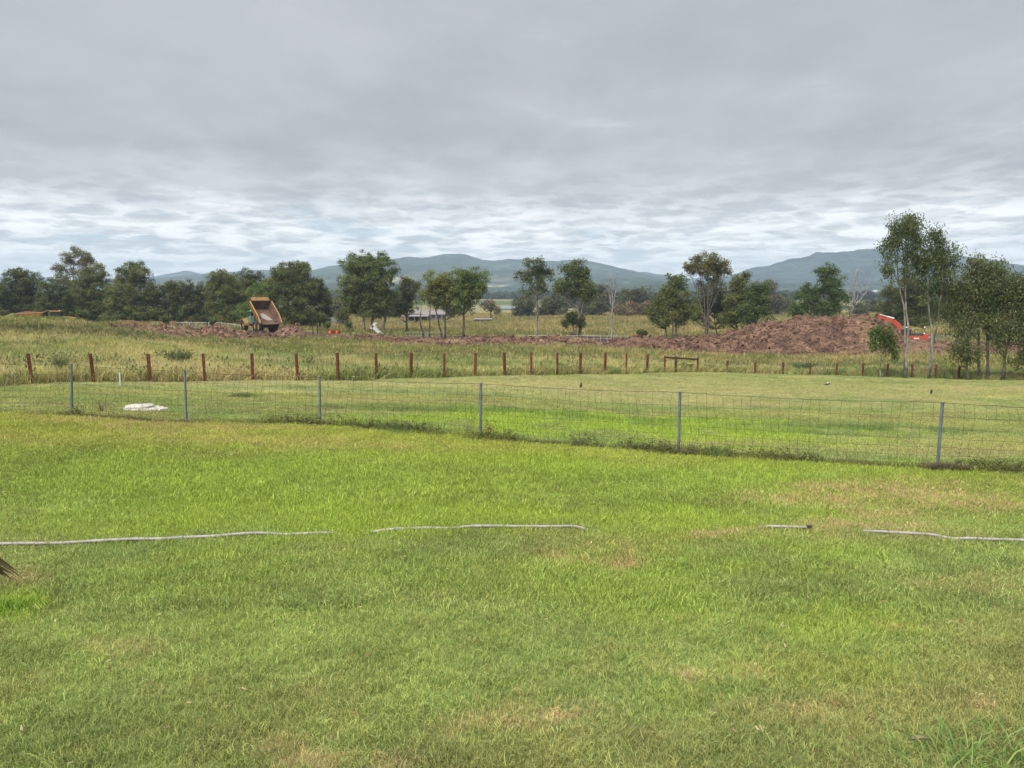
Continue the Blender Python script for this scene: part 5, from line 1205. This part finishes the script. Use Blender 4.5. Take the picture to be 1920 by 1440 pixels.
# ------------------------------------------------------------------ excavator
def excavator():
    loc = onland(1706, 113); loc.z = at(1703, 650, 113).z
    root = empty('excavator', loc, R(180-38), 'orange-red excavator with raised boom working beside the stockpile', 'excavator')
    for k in (-1, 1):
        tr_ = MB(); tr_.prism([(-1.9, .1), (1.9, .1), (2.3, .45), (2.0, .85), (-2.0, .85), (-2.3, .45)], k*1.35-.3, k*1.35+.3); t = tr_.build('track', M['black'], root)
        for x in (-1.9, 1.9): MB().tube([(x, k*1.35-.32, .47), (x, k*1.35+.32, .47)], .33, 14).build('track_wheel', M['darkm'], t)
    MB().tube([(0, 0, .7), (0, 0, 1.05)], .75, 18).build('turntable', M['darkm'], root)
    up = MB().hexa([(-2.2, -1.35, 1.05), (1.6, -1.35, 1.05), (1.6, 1.35, 1.05), (-2.2, 1.35, 1.05), (-2.2, -1.35, 1.95), (1.5, -1.3, 1.95), (1.5, 1.3, 1.95), (-2.2, 1.35, 1.95)]).build('upper_body', M['orange'], root)
    MB().hexa([(-2.95, -1.3, 1.1), (-2.2, -1.38, 1.05), (-2.2, 1.38, 1.05), (-2.95, 1.3, 1.1), (-2.85, -1.25, 2.15), (-2.2, -1.38, 2.2), (-2.2, 1.38, 2.2), (-2.85, 1.25, 2.15)]).build('counterweight', M['orange'], root)
    MB().box((-1.2, 0, 2.12), (1.9, 2.4, .34)).build('engine_cover', M['darkm'], root)
    for k in (-1, 1):
        MB().box((-1.2, k*1.372, 1.5), (.8, .03, .26)).build('white_stripe', M['white'], up)
    MB().box((-2.93, 0, 1.7), (.06, 1.7, .30)).build('white_panel', M['white'], up)
    MB().box((-2.95, 0, 1.25), (.06, 2.2, .16)).build('yellow_strip', M['hivis'], up)
    cab = MB().hexa([(-.2, .45, 1.97), (1.5, .45, 1.97), (1.5, 1.35, 1.97), (-.2, 1.35, 1.97), (-.2, .45, 3.0), (1.3, .45, 3.0), (1.3, 1.3, 3.0), (-.2, 1.3, 3.0)]).build('cab', M['darkm'], root)
    MB().box((.55, 1.36, 2.5), (1.2, .03, .8)).build('window', M['glass'], cab); MB().box((-.22, .9, 2.5), (.03, .75, .8)).build('window', M['glass'], cab)
    # boom: gooseneck as a swept box
    def arm(name, pts, w, hs, m):
        mb = MB(); vs = []; fs = []; n = len(pts)
        pts = [(x, 1.9+(z-1.9)*.95) for x, z in pts]
        for i, (x, z) in enumerate(pts):
            a = pts[max(i-1, 0)]; b = pts[min(i+1, n-1)]; d = Vector((b[0]-a[0], 0, b[1]-a[1])).normalized(); nn = Vector((-d.z, 0, d.x))
            for sy, sn_ in ((-1, -1), (1, -1), (1, 1), (-1, 1)): vs.append(Vector((x, sy*w/2, z))+nn*sn_*hs[i]*.40)
        for i in range(n-1):
            for k in range(4): k2 = (k+1) % 4; fs.append((i*4+k, i*4+k2, i*4+4+k2, i*4+4+k))
        fs += [(3, 2, 1, 0), tuple(range(n*4-4, n*4))]; return mb.add(vs, fs).build(name, m, root)
    bm = arm('boom', [(1.2, 1.9), (1.5, 2.8), (1.95, 3.7), (2.7, 4.35), (3.7, 4.75), (4.7, 5.05)], .42, [.55, .75, .85, .8, .6, .42], M['orange'])
    for k in (-1, 1): MB().tube([(1.65, k*.42, 1.8), (1.95, k*.42, 2.7)], .13, 8).tube([(1.95, k*.42, 2.5), (2.3, k*.42, 3.1)], .07, 8).build('boom_ram', M['white'], bm)
    MB().tube([(2.7, 0, 4.75), (3.8, 0, 5.05)], .13, 8).tube([(3.8, 0, 5.05), (5.1, 0, 5.42)], .075, 8).build('stick_ram', M['white'], bm)
    MB().box((1.45, 0, 2.3), (.5, .7, .5)).build('hi_vis_cover', M['hivis'], bm)
    arm('stick', [(5.25, 5.75), (4.95, 5.1), (4.75, 4.4), (4.6, 3.4), (4.5, 2.6)], .36, [.3, .62, .6, .45, .3], M['orange'])
    MB().tube([(4.95, -.25, 3.95), (4.55, -.25, 3.3), (4.5, -.25, 2.9)], .08, 8).build('bucket_ram', M['white'], root)
    MB().prism([(4.3, 2.65), (4.75, 2.5), (5.0, 1.9), (4.8, 1.4), (4.2, 1.1), (3.7, 1.3), (4.2, 1.6), (4.25, 2.1)], -.6, .6).build('bucket', M['grey'], root)
    # handrails and mirrors with lamps
    for y0 in (-1.2, .9):
        rl = MB().tube([(-2.0, y0, 2.2), (-2.0, y0, 2.9), (-.4, y0, 2.9), (-.4, y0, 2.2)], .03, 5).build('handrail', M['darkm'], root)
    for x_, y_, z_ in ((-2.3, 1.2, 2.35), (-1.9, -1.2, 3.3), (.9, -1.2, 3.2)):
        st_ = MB().tube([(x_, y_, 2.0), (x_, y_, z_)], .025, 5).build('lamp_stalk', M['darkm'], root)
        MB().tube([(x_, y_-.06, z_+.05), (x_, y_+.06, z_+.05)], .11, 8).build('lamp', M['light'], st_)
excavator()
bpy.data.objects['excavator'].scale = (.86,)*3

# ------------------------------------------------------------------ house, sheds, poles, fences in the distance
def house():
    D = 235; a = at(757, 607, D); s = D/F; zg = at(757, 602.5, D).z; root = empty('farm_house', (a.x, D, zg), 0, 'farm house with pale pinkish tin roof and open verandah, behind leaning trees', 'house')
    W = 76*s; H = 2.0
    MB().box((W*.52, 4.5, H/2-.3), (W*.86, 7.0, H+.6)).build('wall', M['wall'], root)
    z0 = H+.05; r = MB(); z1 = z0+1.35
    r.add([(W*.06, .9, z0), (W*1.03, .9, z0), (W*1.03, 8.2, z0), (W*.06, 8.2, z0), (W*.17, 4.5, z1), (W*.92, 4.5, z1)], [(0, 1, 5, 4), (1, 2, 5), (2, 3, 4, 5), (3, 0, 4), (3, 2, 1, 0)])
    rf = r.build('roof', M['roof'], root)
    for i in range(22):
        x = W*(.08+.93*i/21); xt = W*.17+(W*.75)*min(max((x-W*.17)/(W*.75), 0), 1); MB().tube([(x, .88, z0+.03), (xt, 4.5, z1+.03)], .03, 4, cap=False).build('roof_rib', M['roof'], rf)
    v = MB().hexa([(-.6, -1.6, z0-.55), (W*.62, -1.6, z0-.55), (W*.62, .88, z0-.1), (-.6, .88, z0-.1), (-.6, -1.6, z0-.48), (W*.62, -1.6, z0-.48), (W*.62, .88, z0-.03), (-.6, .88, z0-.03)]).build('verandah_roof', M['roof'], root)
    for x in np.linspace(-.4, W*.6, 5): MB().box((x, -1.45, (z0-.55)/2), (.14, .14, z0-.55)).build('verandah_post', M['roof'], root)
    MB().box((W*.28, .96, 1.25), (W*.36, .05, 2.0)).build('dark_opening', M['glass'], root)
    for x in (W*.72, W*.86): MB().box((x, .97, 1.5), (1.1, .06, .9)).build('window', M['glass'], root)
house()
def small_vehicle():
    D = 200; c = onland(629, D); root = empty('parked_vehicle', c, 0, 'pale green-grey vehicle with a rounded roof among the shrubs', 'vehicle')
    MB().prism([(-1.7, .9), (1.9, .9), (2.0, 1.5), (1.5, 2.1), (-.9, 2.25), (-1.6, 1.8)], -.9, .9).build('body', M['greenroof'], root)
    for x in (-1.1, 1.2):
        for k in (-1, 1): MB().tube([(x, k*.72, .38), (x, k*.92, .38)], .38, 12).build('wheel', M['black'], root)
    MB().box((0, 0, .72), (3.7, 1.7, .5)).build('chassis', M['darkm'], root)
    MB().box((-1.2, -.92, 1.45), (.5, .04, .5)).build('window', M['glass'], root)
    MB().box((1.9, -.6, 1.9), (.3, .25, .3)).build('lamp', M['light'], root)
small_vehicle()
def white_frame():
    D = 133; root = empty('upturned_trailer_frame', at(705, 628, D), 0, 'white metal frame tipped up on end behind the narrow dirt ridge', 'metal frame'); ro = Vector(root.location)
    Q = lambda px, py, dy=0.: Vector(at(px, py, D+dy))-ro
    # a slab with turned-up ends
    def slab(name, a, b, c, d, th=.12):
        mb = MB(); o_ = Vector((0, th, 0)); mb.hexa([a, b, b+o_, a+o_, d, c, c+o_, d+o_]); mb.build(name, M['white'], root)
    slab('panel', Q(695.5, 613.5), Q(709, 625.5), Q(711.5, 622.5), Q(699, 609.5))
    slab('end_bar', Q(693, 616), Q(696.5, 617), Q(707.5, 605), Q(700, 606), .10)
    MB().tube([Q(700, 606), Q(707.5, 605.5, .8)], .09, 6).build('top_bar', M['white'], root)
    MB().tube([Q(702, 611, 1.2), Q(717, 626.5, 1.2)], .11, 6).build('long_rail', M['white'], root)
    MB().tube([Q(707, 606, 1.0), Q(703, 611, 1.2)], .08, 6).build('side_bar', M['white'], root)
    MB().tube([Q(708, 625), Q(709, 629)], .06, 6).build('leg', M['grey'], root); MB().tube([Q(711, 623), Q(717, 626, 1.2)], .06, 6).build('cross_bar', M['white'], root)
white_frame()
def barrier():
    D = 124; mb = MB(); n = 14; rng = random.Random(5); base = onland(627, D); z0 = 0
    P0 = []; P1 = []
    for i in range(n):
        px = 614+i*2.0; a = onland(px, D+math.sin(i*.9)*.3)-base; P0.append(a+Vector((0, 0, .05))); P1.append(a+Vector((0, .4*math.sin(i), .10+.50*math.sin(min(1, (i+1)/6)*math.pi/2)*(1-i/n*.55)+rng.uniform(-.08, .08))))
    for i in range(n-1):
        mb.add([P0[i], P0[i+1], P1[i+1], P1[i], P0[i]+Vector((0, .03, 0)), P0[i+1]+Vector((0, .03, 0)), P1[i+1]+Vector((0, .03, 0)), P1[i]+Vector((0, .03, 0))], [(0, 1, 2, 3), (7, 6, 5, 4), (3, 2, 6, 7)])
    tag(mb.build('barrier_mesh', M['mesh_o'], None, loc=base+Vector((0, 0, .55))), 'slumped orange plastic barrier mesh lying on the narrow dirt ridge', 'barrier mesh')
barrier()
def pole(label, px, D, top, w, m, bars=(), name='power_pole', cat='pole', group=None, extra=None):
    b = onland(px, D); root = empty(name, b, 0, label, cat, group); t = at(px, top, D)
    MB().tube([(0, 0, -.3), (0, 0, t.z-b.z)], [w, w*.75], 8).build('pole', M[m], root)
    for dz, hw in bars: MB().box((0, -w-.05, t.z-b.z-dz), (hw*2, .1, .12)).build('crossarm', M['greywood'], root)
    return root, t
r1, t1 = pole('tall pale power pole with a short crossarm right of the tipped truck', 584, 178, 560, .17, 'bark_pale', [(.35, .9)])
r2, t2 = pole('leaning-free pale pole with a side bracket, right of the pair left of the street lamp', 251.5, 185, 571, .15, 'bark_pale', [(.1, .6)])
r3, t3 = pole('shorter pale pole of the pair above the paling fence', 246.5, 185, 576, .11, 'bark_pale')
r4, t4 = pole('dim grey power pole behind the broad gum', 650, 215, 567, .16, 'bark_pale', [(.3, .8)])
pole('black pole in front of the tall pale power pole', 587, 132, 584, .09, 'black'); pole('second black pole, right of the tall pale power pole', 595.5, 128, 576, .09, 'black')
pole('plain black pole midway between the street lamp and the tipping truck', 389, 138, 570, .10, 'black')
r, t = pole('black street lamp with a curved arm above the paling fence', 316.5, 138, 566, .10, 'black', name='street_lamp', cat='street lamp')
h = t.z-r.location.z
MB().tube([(0, 0, h-.05), (-.1, 0, h+.35), (-.45, 0, h+.62), (-.9, 0, h+.62)], [.08, .07, .06, .05], 8).build('arm', M['black'], r); MB().box((-1.1, 0, h+.6), (.5, .2, .09)).build('lamp_head', M['grey'], r)
def power_line(label, a, b, offs, sag, grp='overhead power lines'):
    root = empty('power_line', a, 0, label, 'power line'); 
    for ox, oz in offs:
        pts = []
        for i in range(21):
            f = i/20; p = a.lerp(b, f)-a; p.z -= sag*4*f*(1-f)-oz; p.x += ox*(1-2*0); pts.append(p)
        MB().tube(pts, .022, 4, cap=False).build('cable', M['grey'], root)
A = Vector((t1.x, 178, t1.z-.2)); B2 = Vector((t2.x, 185, t2.z-.05)); E4 = Vector((t4.x, 215, t4.z-.2))
power_line('power line from the tall pale pole left across the wood to the pole pair', B2, A, [(0, 0), (0, -.35)], 1.1)
power_line('power line from the tall pale pole right to the dim grey pole', A, E4, [(0, 0), (.1, -.3)], .8)
power_line('power line passing behind the broad gum towards the house', E4, Vector(at(800, 581, 240)), [(0, 0)], .8)

def paling_fence(label, pts, D, h, n, m, rail=True, name='paling_fence', gap=.02, group=None):
    root = empty(name, onland(pts[0][0], D), 0, label, 'fence', group); ro = Vector(root.location); rng = random.Random(n); me = None
    a0, a1 = pts[0][0], pts[-1][0]
    for i in range(n):
        px = a0+(a1-a0)*(i+.5)/n; py = np.interp(px, [p[0] for p in pts], [p[1] for p in pts]); t = at(px, py, D); g = onland(px, D); w = (a1-a0)/n*D/F*(1-gap)
        z1 = t.z+rng.uniform(-.04, .04); z0 = min(g.z-.1, z1-h)
        MB().box((t.x-ro.x, rng.uniform(-.02, .02), (z0+z1)/2-ro.z), (w, .04, z1-z0)).build('paling', M[m], root)
paling_fence('pale new timber paling fence at the top of the dirt slope', [(222, 600), (250, 600), (262, 603), (308, 602), (330, 601.5)], 150, 1.2, 64, 'timber')
paling_fence('grey weathered paling fence under the broad gum and the house', [(645, 607), (700, 607.5), (760, 606), (800, 607)], 205, .9, 60, 'greywood')
def rail_fence(label, pts, D, h, npost, m, rails=(1.0, .1), r=.03, name='rail_fence', infill=0, group=None):
    root = empty(name, onland(pts[0][0], D), 0, label, 'fence', group); ro = Vector(root.location); P = []
    for i in range(npost):
        px = pts[0][0]+(pts[-1][0]-pts[0][0])*i/(npost-1); py = float(np.interp(px, [p[0] for p in pts], [p[1] for p in pts])); t = Vector(at(px, py, D)); b = Vector((t.x, t.y, min(t.z-h, float(gz(t.x, t.y)))))
        P.append((b, t)); MB().tube([b-ro, t-ro], r*1.25, 6).build('post', M[m], root)
    for f in rails: MB().tube([b.lerp(t, f)-ro for b, t in P], r, 5, cap=False).build('rail', M[m], root)
    if infill:
        mb = MB()
        for (b, t), (b2, t2) in zip(P, P[1:]):
            for k in range(infill): f = (k+.5)/infill; mb.tube([b.lerp(b2, f)-ro, t.lerp(t2, f)-ro], .011, 3, cap=False)
        tag(mb.build('bars', M['grey'], root), kind='stuff')
rail_fence('white-railed pool fence with fine bars left of the tipping truck', [(331, 604.5), (345, 604.5), (410, 605), (430, 607), (452, 610.5)], 146, 1.2, 11, 'white', r=.035, infill=10)
rail_fence('long low fence of pale posts along the road behind the dirt ridge', [(990, 628), (1200, 629.5), (1225, 630)], 117, .8, 20, 'white', rails=(.95, .55), r=.018)
rail_fence('thin wire fence in front of the leaning trees by the house', [(760, 623.5), (800, 624), (832, 624.5)], 123, .8, 6, 'grey', rails=(1., .5), r=.03)
rail_fence('grey mesh fence on the far road, seen between the slender gums', [(1722, 628), (1790, 629), (1850, 633), (1930, 636)], 128, 1.2, 14, 'grey', rails=(1., .5, .1), r=.03, infill=8)
def road():
    # pale kerb and road strip beyond the ridges
    for nm, d, w, m, a0, a1, dz in (('road', 118.5, 3.5, 'grey', 1010, 1260, .05), ('road', 128, 7, 'grey', 1715, 2050, .05)):
        mb = MB(); xs = np.linspace(a0, a1, 30); vs = []; fs = []
        for px in xs:
            for dd in (0, w): u = ray(px, 600)[0]; x = u*(d+dd); vs.append((x, d+dd, float(gz(x, d+dd))+dz+.25*0))
        for i in range(len(xs)-1): fs.append((2*i, 2*i+2, 2*i+3, 2*i+1))
        tag(mb.add(vs, fs).build(nm, M['roof'] if a0 < 1500 else M['grey']), kind='structure')
road()
def shed(label, px, py, D, w, h, rc, wc, name='farm_shed'):
    a = at(px, py, D); zg = float(gz(a.x, D)); zg = min(zg, a.z); root = empty(name, (a.x, D, zg), 0, label, 'building')
    MB().box((0, 3, (a.z-zg+h)/2), (w, 6, a.z-zg+h)).build('wall', M[wc], root)
    z = a.z-zg+h; MB().add([(-w*.55, -.4, z), (w*.55, -.4, z), (w*.55, 6.4, z), (-w*.55, 6.4, z), (-w*.5, 3, z+h*.5), (w*.5, 3, z+h*.5)], [(0, 1, 5, 4), (1, 2, 5), (2, 3, 4, 5), (3, 0, 4), (3, 2, 1, 0)]).build('roof', M[rc], root)
    for k in (-.25, .25): MB().box((w*k, -.03, z-h*.5), (w*.15, .05, h*.4)).build('window', M['glass'], root)
shed('tiny white far house right of the bare branching tree', 1642, 547, 1350, 6, 2, 'white', 'white')
shed('tiny pale far shed left of the big dark tree', 1628, 549, 1400, 5, 1.6, 'roof', 'white')
shed('low silvery shed roof on the tan field right of the house', 905, 602, 225, 5, .5, 'roof', 'wall')
# pond
D = 470; a = at(950, 573.5, D); mb = MB(); n = 26
vs = [(a.x+math.cos(2*math.pi*i/n)*6.2+1.2*math.sin(i*2.1), a.y+math.sin(2*math.pi*i/n)*52, float(gz(a.x, a.y))+.35) for i in range(n)]
tag(mb.add(vs, [tuple(range(n))]).build('pond', M['water']), kind='structure')
# ------------------------------------------------------------------ haze
def haze():
    b = MB().box((0, 2330, 84), (10800, 5000, 208))
    m = bpy.data.materials.new('haze'); m.use_nodes = True; nd = m.node_tree.nodes; nd.clear()
    o = N(nd, 'ShaderNodeOutputMaterial'); v = N(nd, 'ShaderNodeVolumePrincipled')
    v.inputs['Color'].default_value = (.61, .78, .99, 1); v.inputs['Density'].default_value = 1.8e-4
    v.inputs['Anisotropy'].default_value = .0
    m.node_tree.links.new(v.outputs[0], o.inputs['Volume'])
    tag(b.build('haze', m), kind='stuff')
haze()
